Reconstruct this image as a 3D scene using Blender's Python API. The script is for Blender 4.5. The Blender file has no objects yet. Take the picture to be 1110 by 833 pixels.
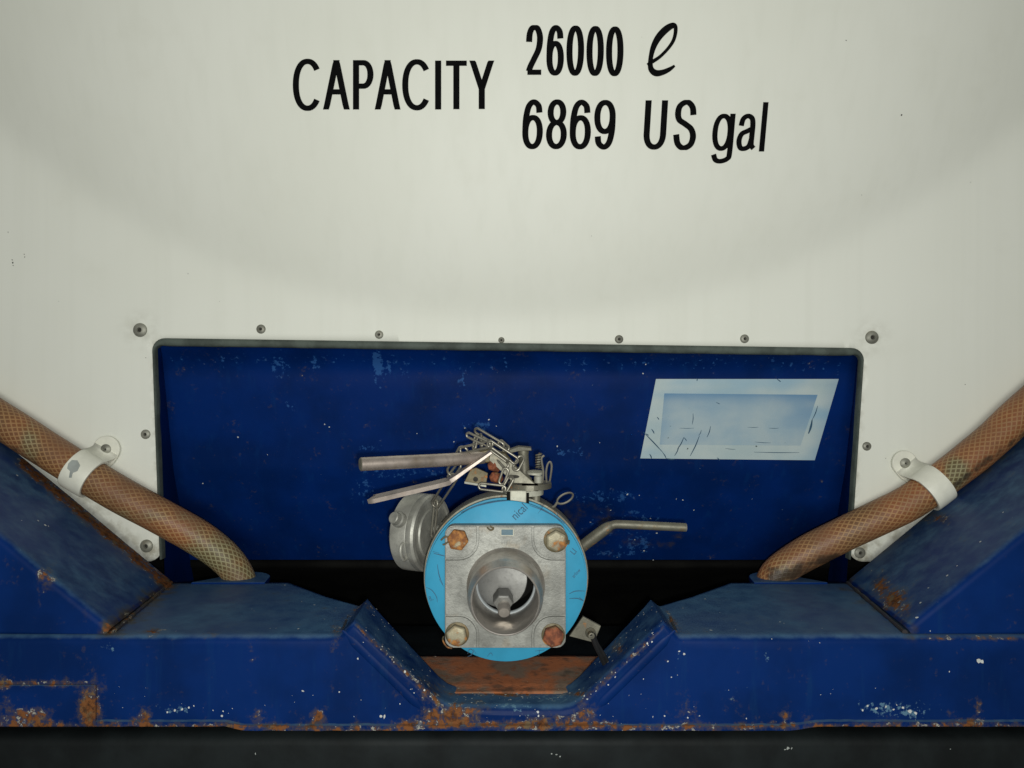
import bpy, bmesh, math, random
from mathutils import Vector, Matrix, noise, geometry
from mathutils.bvhtree import BVHTree
random.seed(7)
scene = bpy.context.scene
C = scene.collection

# ---------------------------------------------------------------- camera, world, flash
F = 855.0                       # focal length in photo pixels (photo is 1110 wide)
CX, CY = 555.0, 416.5
cam_d = bpy.data.cameras.new("camera"); cam = bpy.data.objects.new("camera", cam_d); C.objects.link(cam)
cam_d.sensor_width = 36; cam_d.lens = F / 1110 * 36
cam_d.clip_start = 0.02; cam_d.clip_end = 100
cam.rotation_euler = (math.radians(90), 0, 0)
scene.camera = cam

world = bpy.data.worlds.new("World"); scene.world = world; world.use_nodes = True
bg = world.node_tree.nodes['Background']
bg.inputs[0].default_value = (0.98, 1.0, 0.97, 1); bg.inputs[1].default_value = 0.15

fl = bpy.data.lights.new("phone_flash", 'SPOT'); flo = bpy.data.objects.new("phone_flash", fl); C.objects.link(flo)
fl.energy = 18; fl.shadow_soft_size = 0.006; fl.color = (1.0, 1.0, 0.96)
fl.spot_size = math.radians(150); fl.spot_blend = 1.0
flo.location = (0.009, 0.0, -0.016); flo.rotation_euler = (math.radians(92), 0, 0)

# soft fill lamp added behind the camera to even out the flash falloff
al = bpy.data.lights.new("fill_light", 'AREA'); alo = bpy.data.objects.new("fill_light", al); C.objects.link(alo)
al.energy = 25; al.shape = 'RECTANGLE'; al.size = 1.1; al.size_y = 0.7; al.color = (1.0, 1.0, 0.93)
alo.location = (0.0, -1.6, 0.12); alo.rotation_euler = (math.radians(88), 0, 0)

scene.view_settings.view_transform = 'Standard'; scene.view_settings.look = 'None'
scene.view_settings.exposure = 0.0; scene.view_settings.gamma = 1.0

# ---------------------------------------------------------------- helpers
def P(px, py, Y):
    return Vector(((px - CX) / F * Y, Y, (CY - py) / F * Y))
def topx(v):
    return CX + v[0] / v[1] * F, CY - v[2] / v[1] * F

class MB:
    def __init__(s): s.v = []; s.f = []; s.uv = {}
    def add(s, vs, fs):
        o = len(s.v); s.v += [Vector(v) for v in vs]; s.f += [tuple(i + o for i in f) for f in fs]; return o
    def build(s, name, mat, parent=None, smooth=35, recalc=True, bevel=None, attrs=None, segs=2):
        me = bpy.data.meshes.new(name)
        org = Vector((0, 0, 0))
        if parent is not None: org = parent_world(parent)
        me.from_pydata([v - org for v in s.v], [], s.f); me.update()
        if recalc:
            bm = bmesh.new(); bm.from_mesh(me); bmesh.ops.recalc_face_normals(bm, faces=bm.faces); bm.to_mesh(me); bm.free()
        if s.uv:
            ul = me.uv_layers.new(name='UVMap')
            for l in me.loops: ul.data[l.index].uv = s.uv.get(l.vertex_index, (0, 0))
        if attrs:
            for k, vals in attrs.items():
                a = me.attributes.new(k, 'FLOAT', 'POINT'); a.data.foreach_set('value', vals)
        if smooth:
            for p in me.polygons: p.use_smooth = True
            me.set_sharp_from_angle(angle=math.radians(smooth))
        me.materials.append(mat)
        o = bpy.data.objects.new(name, me); C.objects.link(o)
        if parent is not None: o.parent = parent
        if bevel:
            m = o.modifiers.new('bevel', 'BEVEL'); m.width = bevel; m.segments = segs; m.limit_method = 'ANGLE'; m.angle_limit = math.radians(40)
        return o

def parent_world(p):
    w = Vector(p.location)
    while p.parent is not None:
        p = p.parent; w += Vector(p.location)
    return w

def thing(name, label, cat, loc=(0, 0, 0), group=None):
    o = bpy.data.objects.new(name, None); C.objects.link(o); o.location = loc
    o.empty_display_size = 0.02
    o['label'] = label; o['category'] = cat
    if group: o['group'] = group
    return o
def tag(o, label, cat=None, group=None, kind=None):
    if label: o['label'] = label
    if cat: o['category'] = cat
    if group: o['group'] = group
    if kind: o['kind'] = kind
    return o

def frame_axes(axis):
    a = Vector(axis).normalized()
    u = a.cross(Vector((0, 0, 1)))
    if u.length < 1e-3: u = a.cross(Vector((1, 0, 0)))
    u.normalize(); w = u.cross(a).normalized()
    return a, u, w
def lathe(mb, c, axis, prof, n=48, rot=0.0, close=False, caps=True):
    """prof: list of (r, h) with h along axis"""
    a, u, w = frame_axes(axis); c = Vector(c); vs = []; fs = []
    for r, h in prof:
        for i in range(n):
            t = 2 * math.pi * i / n + rot
            vs.append(c + a * h + (u * math.cos(t) + w * math.sin(t)) * r)
    m = len(prof)
    for j in range(m - 1):
        for i in range(n):
            fs.append((j * n + i, j * n + (i + 1) % n, (j + 1) * n + (i + 1) % n, (j + 1) * n + i))
    if close:
        for i in range(n): fs.append(((m - 1) * n + i, (m - 1) * n + (i + 1) % n, (i + 1) % n, i))
    elif caps:
        if prof[0][0] > 0: fs.append(tuple(range(n)))
        if prof[-1][0] > 0: fs.append(tuple(range((m - 1) * n, m * n)))
    mb.add(vs, fs)
def catmull(pts, k=8, closed=False):
    pts = [Vector(p) for p in pts]; n = len(pts); out = []
    rng = range(n) if closed else range(n - 1)
    for i in rng:
        g = (lambda j: pts[j % n]) if closed else (lambda j: pts[max(0, min(n - 1, j))])
        p0, p1, p2, p3 = g(i - 1), g(i), g(i + 1), g(i + 2)
        for q in range(k):
            t = q / k
            out.append(0.5 * ((2 * p1) + (p2 - p0) * t + (2 * p0 - 5 * p1 + 4 * p2 - p3) * t * t + (3 * p1 - p0 - 3 * p2 + p3) * t ** 3))
    if not closed: out.append(pts[-1])
    return out
def tube(mb, pts, r, n=12, closed=False, caps=True, uv=False, sq=(1, 1)):
    pts = [Vector(p) for p in pts]; m = len(pts)
    rr = r if isinstance(r, (list, tuple)) else [r] * m
    up = None; base = len(mb.v); L = 0; vs = []
    for i, p in enumerate(pts):
        if closed: d = (pts[(i + 1) % m] - pts[i - 1])
        else: d = pts[min(m - 1, i + 1)] - pts[max(0, i - 1)]
        d.normalize()
        if up is None:
            up = d.cross(Vector((0, 1, 0)))
            if up.length < 1e-3: up = d.cross(Vector((0, 0, 1)))
            up.normalize()
        up = (up - d * up.dot(d)).normalized(); w = d.cross(up)
        if i: L += (p - pts[i - 1]).length
        cnt = n + 1 if uv else n
        for j in range(cnt):
            t = 2 * math.pi * j / n
            vs.append(p + (up * math.cos(t) * sq[0] + w * math.sin(t) * sq[1]) * rr[i])
            if uv: mb.uv[base + len(vs) - 1] = (j / n, L)
    cnt = n + 1 if uv else n; fs = []
    rng = range(m) if closed else range(m - 1)
    for i in rng:
        k = (i + 1) % m
        for j in range(n):
            j2 = j + 1 if uv else (j + 1) % n
            fs.append((i * cnt + j, i * cnt + j2, k * cnt + j2, k * cnt + j))
    if caps and not closed:
        fs.append(tuple(range(n))); fs.append(tuple((m - 1) * cnt + j for j in range(n)))
    mb.add(vs, fs)
def box(mb, x0, x1, y0, y1, z0, z1):
    vs = [(x, y, z) for x in (x0, x1) for y in (y0, y1) for z in (z0, z1)]
    mb.add(vs, [(0, 1, 3, 2), (4, 6, 7, 5), (0, 4, 5, 1), (2, 3, 7, 6), (0, 2, 6, 4), (1, 5, 7, 3)])
def prism(mb, poly, d):
    """poly: list of 3-D points, d: extrusion vector"""
    n = len(poly); d = Vector(d); vs = [Vector(p) for p in poly] + [Vector(p) + d for p in poly]
    fs = [tuple(range(n)), tuple(range(2 * n - 1, n - 1, -1))] + [(i, (i + 1) % n, n + (i + 1) % n, n + i) for i in range(n)]
    mb.add(vs, fs)
def holed(mb, poly, c, r, y0, y1, n=80):
    """plate in the XZ plane between y0 and y1 with a round hole"""
    circ = [(c[0] + r * math.cos(2 * math.pi * i / n), c[1] + r * math.sin(2 * math.pi * i / n)) for i in range(n)]
    pts = [Vector(p) for p in poly] + [Vector(p) for p in circ]; m = len(poly)
    cv, _, cf, *_r = geometry.delaunay_2d_cdt(pts, [(i, (i + 1) % m) for i in range(m)] + [(m + i, m + (i + 1) % n) for i in range(n)], [], 0, 1e-7)
    ff = []
    for f in cf:
        x = sum(cv[i][0] for i in f) / len(f); z = sum(cv[i][1] for i in f) / len(f)
        if math.hypot(x - c[0], z - c[1]) > r * math.cos(math.pi / n) * .999 and inpoly(x, z, poly): ff.append(tuple(f))
    k = len(cv); vs = [(v[0], y0, v[1]) for v in cv] + [(v[0], y1, v[1]) for v in cv]
    cnt = {}
    for f in ff:
        for a, b in zip(f, f[1:] + f[:1]): cnt[(a, b)] = 1
    side = [(a, b, b + k, a + k) for (a, b) in cnt if (b, a) not in cnt]
    mb.add(vs, ff + [tuple(i + k for i in f) for f in ff] + side)
def inpoly(x, z, poly):
    c = False; n = len(poly); j = n - 1
    for i in range(n):
        xi, zi = poly[i]; xj, zj = poly[j]
        if (zi > z) != (zj > z) and x < (xj - xi) * (z - zi) / (zj - zi) + xi: c = not c
        j = i
    return c
def rrect(x0, x1, z0, z1, r, k=6):
    out = []
    for cx, cz, a in ((x1 - r, z1 - r, 0), (x0 + r, z1 - r, 90), (x0 + r, z0 + r, 180), (x1 - r, z0 + r, 270)):
        for i in range(k + 1):
            t = math.radians(a + 90 * i / k); out.append((cx + r * math.cos(t), cz + r * math.sin(t)))
    return out

# ---------------------------------------------------------------- materials
def lin(r, g, b):
    f = lambda c: (c / 255 / 12.92) if c / 255 <= 0.04045 else ((c / 255 + 0.055) / 1.055) ** 2.4
    return (f(r), f(g), f(b), 1)
class NT:
    def __init__(s, name):
        s.m = bpy.data.materials.new(name); s.m.use_nodes = True; s.t = s.m.node_tree; s.n = s.t.nodes
        s.b = s.n['Principled BSDF']; s.tc = s.n.new('ShaderNodeTexCoord')
    def lk(s, a, b): s.t.links.new(a, b)
    def val(s, sock, v):
        if hasattr(v, 'is_linked') or isinstance(v, bpy.types.NodeSocket): s.lk(v, sock)
        else: sock.default_value = v
    def noise(s, scale, detail=4, rough=0.55, vec=None, dist=0.0):
        n = s.n.new('ShaderNodeTexNoise'); n.inputs['Scale'].default_value = scale; n.inputs['Detail'].default_value = detail
        n.inputs['Roughness'].default_value = rough; n.inputs['Distortion'].default_value = dist
        s.lk(vec or s.tc.outputs['Object'], n.inputs['Vector']); return n.outputs['Fac']
    def mapping(s, scale, loc=(0, 0, 0), rot=(0, 0, 0)):
        n = s.n.new('ShaderNodeMapping'); n.inputs['Scale'].default_value = scale; n.inputs['Location'].default_value = loc
        n.inputs['Rotation'].default_value = rot
        s.lk(s.tc.outputs['Object'], n.inputs['Vector']); return n.outputs['Vector']
    def math(s, op, a, b=0.0, clamp=False):
        n = s.n.new('ShaderNodeMath'); n.operation = op; n.use_clamp = clamp; s.val(n.inputs[0], a); s.val(n.inputs[1], b); return n.outputs[0]
    def ramp(s, fac, lo, hi):
        n = s.n.new('ShaderNodeMapRange'); n.interpolation_type = 'SMOOTHSTEP'; s.val(n.inputs[0], fac)
        n.inputs[1].default_value = lo; n.inputs[2].default_value = hi; return n.outputs[0]
    def mix(s, fac, a, b, mode='MIX'):
        n = s.n.new('ShaderNodeMix'); n.data_type = 'RGBA'; n.blend_type = mode; s.val(n.inputs[0], fac)
        s.val(n.inputs[6], a); s.val(n.inputs[7], b); return n.outputs[2]
    def fmix(s, fac, a, b):
        n = s.n.new('ShaderNodeMix'); s.val(n.inputs[0], fac); s.val(n.inputs[2], a); s.val(n.inputs[3], b); return n.outputs[0]
    def attr(s, name):
        n = s.n.new('ShaderNodeAttribute'); n.attribute_name = name; return n.outputs['Fac']
    def bump(s, h, strength, dist=0.001):
        n = s.n.new('ShaderNodeBump'); n.inputs['Strength'].default_value = strength; n.inputs['Distance'].default_value = dist
        s.lk(h, n.inputs['Height']); s.lk(n.outputs[0], s.b.inputs['Normal']); return n
    def out(s, col=None, rough=None, metal=None, spec=None, coat=None):
        if col is not None: s.val(s.b.inputs['Base Color'], col)
        if rough is not None: s.val(s.b.inputs['Roughness'], rough)
        if metal is not None: s.val(s.b.inputs['Metallic'], metal)
        if spec is not None: s.val(s.b.inputs['Specular IOR Level'], spec)
        if coat is not None: s.b.inputs['Coat Weight'].default_value = coat
        return s.m

def simple(name, col, rough=0.5, metal=0.0, var=0.15, scale=60, bump=0.15, spec=0.5, bs=300):
    t = NT(name); n = t.noise(scale, 5)
    dark = tuple(c * (1 - var) for c in col[:3]) + (1,); lite = tuple(min(1, c * (1 + var)) for c in col[:3]) + (1,)
    c = t.mix(t.ramp(n, 0.35, 0.65), dark, lite)
    r = t.math('ADD', t.math('MULTIPLY', t.noise(scale * 1.7, 3), 0.25), rough - 0.12)
    t.bump(t.noise(bs, 4), bump, 0.0006)
    return t.out(c, r, metal, spec)

# white painted cladding
def m_white():
    t = NT('white_gelcoat')
    big = t.noise(3.0, 3); fine = t.noise(18, 5)
    streak = t.noise(1, 4, vec=t.mapping((55, 55, 1.3)))
    c = t.mix(t.ramp(big, 0.35, 0.7), lin(225, 227, 217), lin(221, 223, 212))
    c = t.mix(t.math('MULTIPLY', t.ramp(streak, 0.42, 0.75), 0.16), c, lin(208, 210, 198))
    c = t.mix(t.math('MULTIPLY', t.ramp(fine, 0.55, 0.8), 0.10), c, lin(196, 195, 178))
    # grime around the lower fixings and sparse dark specks
    spk = t.ramp(t.noise(95, 1, 0.3), 0.845, 0.86)
    c = t.mix(spk, c, lin(70, 66, 58))
    g = t.math('MULTIPLY', t.attr('grime_shade'), t.ramp(t.noise(70, 5), 0.35, 0.65))
    c = t.mix(g, c, lin(120, 112, 88))
    t.bump(t.noise(5, 2), 0.15, 0.0016)
    return t.out(c, t.fmix(streak, 0.5, 0.62), 0, 0.3)

def m_blue(name, base=(16, 47, 126), worn=(34, 80, 128), dusty=True, rustscale=1.0, base2=None, scc=(96, 132, 152)):
    t = NT(name)
    n1 = t.noise(9, 4); n2 = t.noise(45, 6, 0.6); n3 = t.noise(160, 5, 0.65); n4 = t.noise(420, 3)
    base2 = base2 or tuple(int(c * 0.82) for c in base)
    c = t.mix(t.ramp(n1, 0.35, 0.65), lin(*base2), lin(*base))
    st = t.noise(1, 5, 0.6, vec=t.mapping((70, 70, 9)))
    c = t.mix(t.math('MULTIPLY', t.ramp(st, 0.55, 0.75), 0.22), c, lin(*worn))
    # dust settled on upward facing surfaces
    geo = t.n.new('ShaderNodeNewGeometry'); sx = t.n.new('ShaderNodeSeparateXYZ'); t.lk(geo.outputs['Normal'], sx.inputs[0])
    if dusty:
        up = t.ramp(t.math('ADD', sx.outputs['Z'], t.math('MULTIPLY', t.math('SUBTRACT', n2, 0.5), 0.5)), 0.5, 1.0)
        d = t.math('MULTIPLY', up, t.fmix(t.ramp(n2, 0.3, 0.7), 0.50, 0.80))
        dc = t.mix(t.ramp(n1, 0.4, 0.6), lin(76, 112, 140), lin(72, 98, 124))
        c = t.mix(d, c, dc)
    # scuffs (attribute x noise) showing pale bare paint
    sc = t.ramp(t.math('ADD', t.attr('scuff'), t.math('MULTIPLY', t.math('SUBTRACT', n3, 0.5), 2.2)), 0.55, 0.75)
    c = t.mix(t.math('MULTIPLY', sc, 0.75), c, lin(*scc))
    # grime
    gr = t.ramp(t.math('ADD', t.attr('grime_shade'), t.math('MULTIPLY', t.math('SUBTRACT', n2, 0.5), 1.6)), 0.35, 0.9)
    c = t.mix(t.math('MULTIPLY', gr, 0.8), c, lin(62, 56, 40))
    # rust
    nn = t.math('ADD', t.math('MULTIPLY', t.math('SUBTRACT', n2, 0.5), 1.5), t.math('MULTIPLY', t.math('SUBTRACT', n3, 0.5), 1.7))
    ra = t.math('ADD', t.attr('rust'), nn)
    rm = t.ramp(ra, 0.62, 0.86)
    halo = t.ramp(ra, 0.22, 0.7)
    c = t.mix(t.math('MULTIPLY', halo, 0.45), c, lin(84, 74, 50))
    rc = t.mix(t.ramp(n3, 0.38, 0.6), lin(68, 44, 29), lin(118, 76, 45))
    rc = t.mix(t.ramp(t.noise(75, 4), 0.52, 0.68), rc, lin(104, 88, 66))
    c = t.mix(rm, c, rc)
    # light chipped rim just round the rust
    rim = t.math('MULTIPLY', t.ramp(ra, 0.52, 0.58), t.math('SUBTRACT', 1.0, t.ramp(ra, 0.62, 0.68)))
    rim = t.math('MULTIPLY', rim, t.ramp(t.noise(120, 3), 0.55, 0.65))
    c = t.mix(t.math('MULTIPLY', rim, 0.8), c, lin(178, 176, 160))
    # tiny random chips
    ch = t.ramp(t.noise(260, 2, 0.4, dist=0.4), 0.80, 0.83)
    c = t.mix(ch, c, lin(150, 165, 170))
    h = t.math('ADD', t.math('MULTIPLY', n3, t.fmix(rm, 0.12, 0.8)), t.math('MULTIPLY', n1, 0.9))
    h = t.math('SUBTRACT', h, t.math('MULTIPLY', rm, 0.25))
    t.bump(h, 0.5, 0.0014)
    r = t.fmix(rm, t.fmix(n2, 0.34, 0.55), 0.9)
    return t.out(c, r, 0, 0.07)

def m_steel(name, base=(150, 150, 145), rough=0.42, metal=0.75, cast=0.4, rust=0.0, stain=0.3, rc1=(104, 62, 30), rc2=(158, 108, 52)):
    t = NT(name)
    oi = t.n.new('ShaderNodeObjectInfo')
    vm = t.n.new('ShaderNodeVectorMath'); vm.operation = 'ADD'; t.lk(t.tc.outputs['Object'], vm.inputs[0])
    cb = t.n.new('ShaderNodeCombineXYZ'); r5 = t.math('MULTIPLY', oi.outputs['Random'], 7.3)
    t.lk(r5, cb.inputs[0]); t.lk(r5, cb.inputs[2]); t.lk(cb.outputs[0], vm.inputs[1]); v = vm.outputs[0]
    n1 = t.noise(28, 5, vec=v); n2 = t.noise(190, 5, 0.65, vec=v); n3 = t.noise(700, 3, vec=v)
    c = t.mix(t.ramp(n1, 0.38, 0.66), lin(*base), lin(*[int(b * 0.80) for b in base]))
    c = t.mix(t.math('MULTIPLY', t.ramp(n2, 0.5, 0.7), 0.35), c, lin(*[int(b * 0.62) for b in base]))
    if stain: c = t.mix(t.math('MULTIPLY', t.ramp(t.noise(40, 4, vec=v), 0.56, 0.72), stain), c, lin(120, 98, 62))
    m = metal; rr = t.fmix(n2, rough - 0.08, rough + 0.16)
    if rust:
        rn = t.math('ADD', t.math('MULTIPLY', t.noise(60, 3, vec=v), 0.7), t.math('MULTIPLY', n2, 0.3))
        k = 0.72 - 0.42 * rust
        rm = t.ramp(rn, k - 0.03, k + 0.05)
        c = t.mix(rm, c, t.mix(t.ramp(n2, 0.35, 0.65), lin(*rc1), lin(*rc2)))
        m = t.math('MULTIPLY', t.math('SUBTRACT', 1.0, rm), metal); rr = t.fmix(rm, rr, 0.8)
    t.bump(t.math('ADD', t.math('MULTIPLY', n2, 0.7), t.math('MULTIPLY', n3, 0.5)), cast, 0.0006)
    return t.out(c, rr, m, 0.5)

def m_hose():
    t = NT('braided_hose')
    uv = t.n.new('ShaderNodeUVMap'); sp = t.n.new('ShaderNodeSeparateXYZ'); t.lk(uv.outputs[0], sp.inputs[0])
    u = t.math('MULTIPLY', sp.outputs[0], 20.0); v = t.math('MULTIPLY', sp.outputs[1], 102.0)
    wob = t.math('MULTIPLY', t.noise(90, 2), 0.25)
    def line(a):
        f = t.math('FRACT', t.math('ADD', a, wob)); d = t.math('ABSOLUTE', t.math('SUBTRACT', f, 0.5))
        return t.ramp(d, 0.30, 0.42)
    g = t.math('MAXIMUM', line(t.math('ADD', u, v)), line(t.math('SUBTRACT', u, v)))
    big = t.noise(9, 3); mid = t.noise(30, 4)
    core = t.mix(t.ramp(big, 0.38, 0.62), lin(134, 84, 52), lin(106, 76, 50))
    thr = t.mix(t.ramp(mid, 0.35, 0.65), lin(184, 146, 98), lin(158, 132, 94))
    # old discoloured stretches
    old = t.ramp(t.math('ADD', t.attr('old'), t.math('MULTIPLY', t.math('SUBTRACT', mid, 0.5), 0.9)), 0.3, 0.8)
    core = t.mix(old, core, lin(96, 84, 56)); thr = t.mix(old, thr, lin(176, 172, 132))
    film = t.mix(t.ramp(t.noise(22, 4), 0.4, 0.7), lin(124, 86, 62), lin(110, 80, 60))
    c = t.mix(t.math('MULTIPLY', g, 0.52), core, thr)
    c = t.mix(t.math('MULTIPLY', t.ramp(t.noise(14, 3), 0.45, 0.62), 0.5), c, film)
    gr = t.ramp(t.math('ADD', t.attr('grime_shade'), t.math('MULTIPLY', t.math('SUBTRACT', t.noise(60, 5), 0.5), 1.5)), 0.4, 0.9)  # grime, plus shade painted along the hose's under-edge
    c = t.mix(t.math('MULTIPLY', gr, 0.85), c, lin(50, 42, 34))
    t.bump(g, 0.35, 0.0006)
    return t.out(c, 0.46, 0, 0.35)

def m_rustplate():
    t = NT('rusted_plate'); n1 = t.noise(24, 5); n2 = t.noise(90, 6, 0.65); n3 = t.noise(300, 4)
    c = t.mix(t.ramp(n1, 0.42, 0.60), lin(124, 106, 90), lin(166, 102, 66))
    c = t.mix(t.ramp(n2, 0.5, 0.7), c, lin(132, 84, 58))
    c = t.mix(t.math('MULTIPLY', t.ramp(t.noise(35, 4), 0.55, 0.7), 0.7), c, lin(70, 64, 56))
    c = t.mix(t.ramp(t.noise(170, 2), 0.74, 0.77), c, lin(190, 178, 156))
    t.bump(t.math('ADD', n2, n3), 0.7, 0.001)
    return t.out(c, 0.9, 0, 0.2)

M = {}
M['white'] = m_white()
M['ink'] = simple('black_vinyl', lin(7, 7, 8), 0.8, 0, 0.2, 80, 0.05, 0.08)
M['frame_blue'] = m_blue('frame_blue_paint', (6, 40, 98), (22, 64, 104))
M['recess_blue'] = m_blue('recess_blue_paint', (3, 38, 100), (12, 58, 112), dusty=False, scc=(44, 88, 146))
M['rubber'] = simple('edge_rubber', lin(76, 84, 78), 0.7, 0, 0.25, 40, 0.4, 0.3)
M['dark'] = simple('shade_black', lin(15, 15, 13), 0.9, 0, 0.5, 12, 0.4, 0.15, 60)  # near black stands in for shade in gaps and hollows
M['rail'] = simple('dark_rail_paint', lin(20, 25, 26), 0.6, 0, 0.35, 14, 0.3, 0.15, 120)
M['hose'] = m_hose()
M['clip'] = simple('white_painted_clip', lin(222, 222, 208), 0.45, 0, 0.06, 40, 0.2, 0.4)
M['chipgrey'] = simple('bare_primer', lin(148, 154, 150), 0.6, 0, 0.1)
M['chip'] = simple('bare_chip', lin(190, 194, 190), 0.7, 0, 0.15)
M['rivet'] = m_steel('rivet_alloy', (150, 150, 138), 0.5, 0.4, 0.3, stain=0.5)
M['hole'] = simple('rivet_hole', lin(40, 38, 32), 0.8)
M['cast'] = m_steel('cast_stainless', (142, 143, 137), 0.50, 0.45, 0.55, stain=0.25)
M['spout'] = m_steel('machined_stainless', (186, 180, 172), 0.28, 0.7, 0.03, stain=0.2)
M['bar'] = m_steel('polished_bar', (184, 172, 162), 0.33, 0.7, 0.12, stain=0.3)
M['pale'] = m_steel('pale_casting', (186, 186, 170), 0.6, 0.15, 0.5, stain=0.2)
M['dull'] = m_steel('dull_steel', (120, 118, 104), 0.5, 0.5, 0.4, rust=0.25, stain=0.6)
M['chain'] = m_steel('chain_steel', (150, 147, 134), 0.36, 0.7, 0.1, stain=0.25)
M['brownsteel'] = m_steel('stained_steel', (92, 84, 60), 0.5, 0.4, 0.3, rust=0.30, stain=0.7)
M['rustbolt'] = m_steel('rusty_bolt', (150, 142, 116), 0.5, 0.35, 0.6, rust=0.78, stain=0.8)
M['rustbolt2'] = m_steel('half_rusty_bolt', (152, 146, 122), 0.5, 0.35, 0.6, rust=0.42, stain=0.8)
M['rustbolt3'] = m_steel('dark_rusty_bolt', (126, 96, 66), 0.5, 0.3, 0.7, rust=0.85, stain=0.8, rc1=(78, 38, 22), rc2=(134, 76, 46))
M['capsteel'] = m_steel('cap_steel', (172, 172, 163), 0.48, 0.5, 0.3, stain=0.25)
M['disc'] = m_steel('valve_disc_steel', (134, 134, 131), 0.5, 0.5, 0.2, stain=0.0)
M['seat'] = simple('white_seat', lin(150, 156, 158), 0.4, 0, 0.08)
M['gasket'] = simple('blue_gasket', lin(48, 138, 172), 0.55, 0, 0.07, 30, 0.1, 0.35)
M['gaskedge'] = simple('gasket_print_and_step', lin(36, 74, 100), 0.7)
M['teal'] = simple('slot_teal', lin(62, 92, 104), 0.5)
M['blackrub'] = simple('black_rubber_cable', lin(26, 26, 26), 0.6)
M['rustplate'] = m_rustplate()

def m_sticker(name, a, b, blue):
    t = NT(name)
    c = t.mix(t.ramp(t.noise(26, 4), 0.35, 0.7), lin(*a), lin(*b))
    k = t.ramp(t.noise(1, 1.5, vec=t.mapping((9, 9, 26), (0.3, 0, 0.1))), 0.42, 0.72)
    c = t.mix(t.math('MULTIPLY', k, 0.8), c, lin(*blue))
    c = t.mix(t.math('MULTIPLY', t.attr('fade'), 0.75), c, lin(70, 124, 168))
    c = t.mix(t.ramp(t.noise(140, 3), 0.72, 0.76), c, lin(70, 84, 84))
    t.bump(t.noise(200, 3), 0.15, 0.0005)
    return t.out(c, 0.5, 0, 0.35)
M['stk'] = m_sticker('faded_sticker_border', (184, 198, 198), (172, 190, 192), (140, 176, 196))
M['stk2'] = m_sticker('faded_sticker_print', (168, 186, 192), (154, 178, 190), (128, 160, 184))

# ---------------------------------------------------------------- stain fields (laid out on the metal at build time)
def seg_d(p, a, b):
    ax, ay = a; bx, by = b; px, py = p
    dx, dy = bx - ax, by - ay; t = max(0, min(1, ((px - ax) * dx + (py - ay) * dy) / (dx * dx + dy * dy + 1e-9)))
    return math.hypot(px - ax - t * dx, py - ay - t * dy)
RUST_E = [(98,766,11,26,1.0),(18,779,34,11,.85),(62,784,20,6,.6),(158,776,6,9,.8),(148,783,8,5,.7),(278,781,6,8,.8),(345,778,5,9,.85),
 (465,750,13,10,.75),(478,776,22,9,.9),(505,770,22,8,.75),(455,739,9,6,.6),(498,782,26,7,.85),(545,752,26,4,.7),(520,764,14,5,.6),(580,783,25,6,.6),
 (636,776,9,9,.85),(612,782,14,5,.7),(672,704,7,5,.75),(364,688,5,12,.75),(371,672,4,5,.5),(47,623,8,8,.7),(119,681,8,6,.75),
 (166,685,7,4,.7),(233,685,7,4,.55),(955,636,8,10,.95),(968,650,12,9,1.0),(980,664,8,8,.7),(1021,563,12,5,.7),(1061,764,3,8,.7),(1031,776,4,5,.7),
 (1045,783,16,4,.8),(853,775,6,5,.7),(873,779,5,5,.7),(723,775,9,10,.35),(748,772,9,12,.35),(794,770,8,9,.35),(100,784,16,5,.9),(5,742,12,5,.7)]
RUST_L = [((0,741),(102,741),3.5,.72),((25,503),(183,634),6,.95),((100,742),(104,786),5,.7),((150,787),(450,791),4,.85),((430,786),(665,786),5,.85),
 ((660,789),(1110,786),3.5,.8),((1000,691),(1110,692),2.5,.62),((485,752),(640,752),2.5,.62),((384,676),(478,764),2.2,.72),((628,764),(728,672),2.2,.66),((392,653),(402,660),3,.5),((371,676),(392,654),2.4,.55),((738,684),(718,655),2.2,.5),
 ((118,683),(188,633),5,.5),((0,787),(150,787),4,.8),((184,633),(200,632),4,.6)]
GRIME_L = [((118,684),(186,632),14,.75),((190,634),(360,655),10,.22),((985,684),(915,632),12,.55),((40,625),(115,682),5,.35),((930,606),(915,634),10,.6),((1100,480),(930,612),8,.7),
 ((150,786),(430,788),7,.5),((700,786),(1000,786),5,.4),((200,640),(330,640),14,.25),((770,645),(900,640),14,.22)]
SCUFF_E = [(192,768,22,5,.62),(965,768,44,9,.62),(985,774,12,5,.8),(830,712,12,12,.35),(735,710,10,9,.4),(600,755,45,6,.6),(555,765,22,5,.6),(690,705,12,8,.35),
 (795,752,14,10,.35),(820,752,10,10,.35),(172,708,8,8,.3),(640,745,16,6,.45),(120,702,12,6,.55),(570,774,20,5,.45)]
SCUFF_L = [((184,690),(200,786),0,.0)]
def field(px, py, E, L):
    s = 0
    for x, y, rx, ry, k in E:
        q = ((px - x) / rx) ** 2 + ((py - y) / ry) ** 2
        if q < 9: s = max(s, k * math.exp(-q * 0.55))
    for a, b, w, k in L:
        if w <= 0: continue
        d = seg_d((px, py), a, b)
        if d < 3 * w: s = max(s, k * math.exp(-(d / w) ** 2 * 0.6))
    return s
def frame_attrs(vs):
    r = []; g = []; s = []
    for v in vs:
        px, py = topx(v); r.append(field(px, py, RUST_E, RUST_L)); g.append(field(px, py, [], GRIME_L)); s.append(field(px, py, SCUFF_E, SCUFF_L))
    return {'rust': r, 'grime_shade': g, 'scuff': s}

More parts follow.
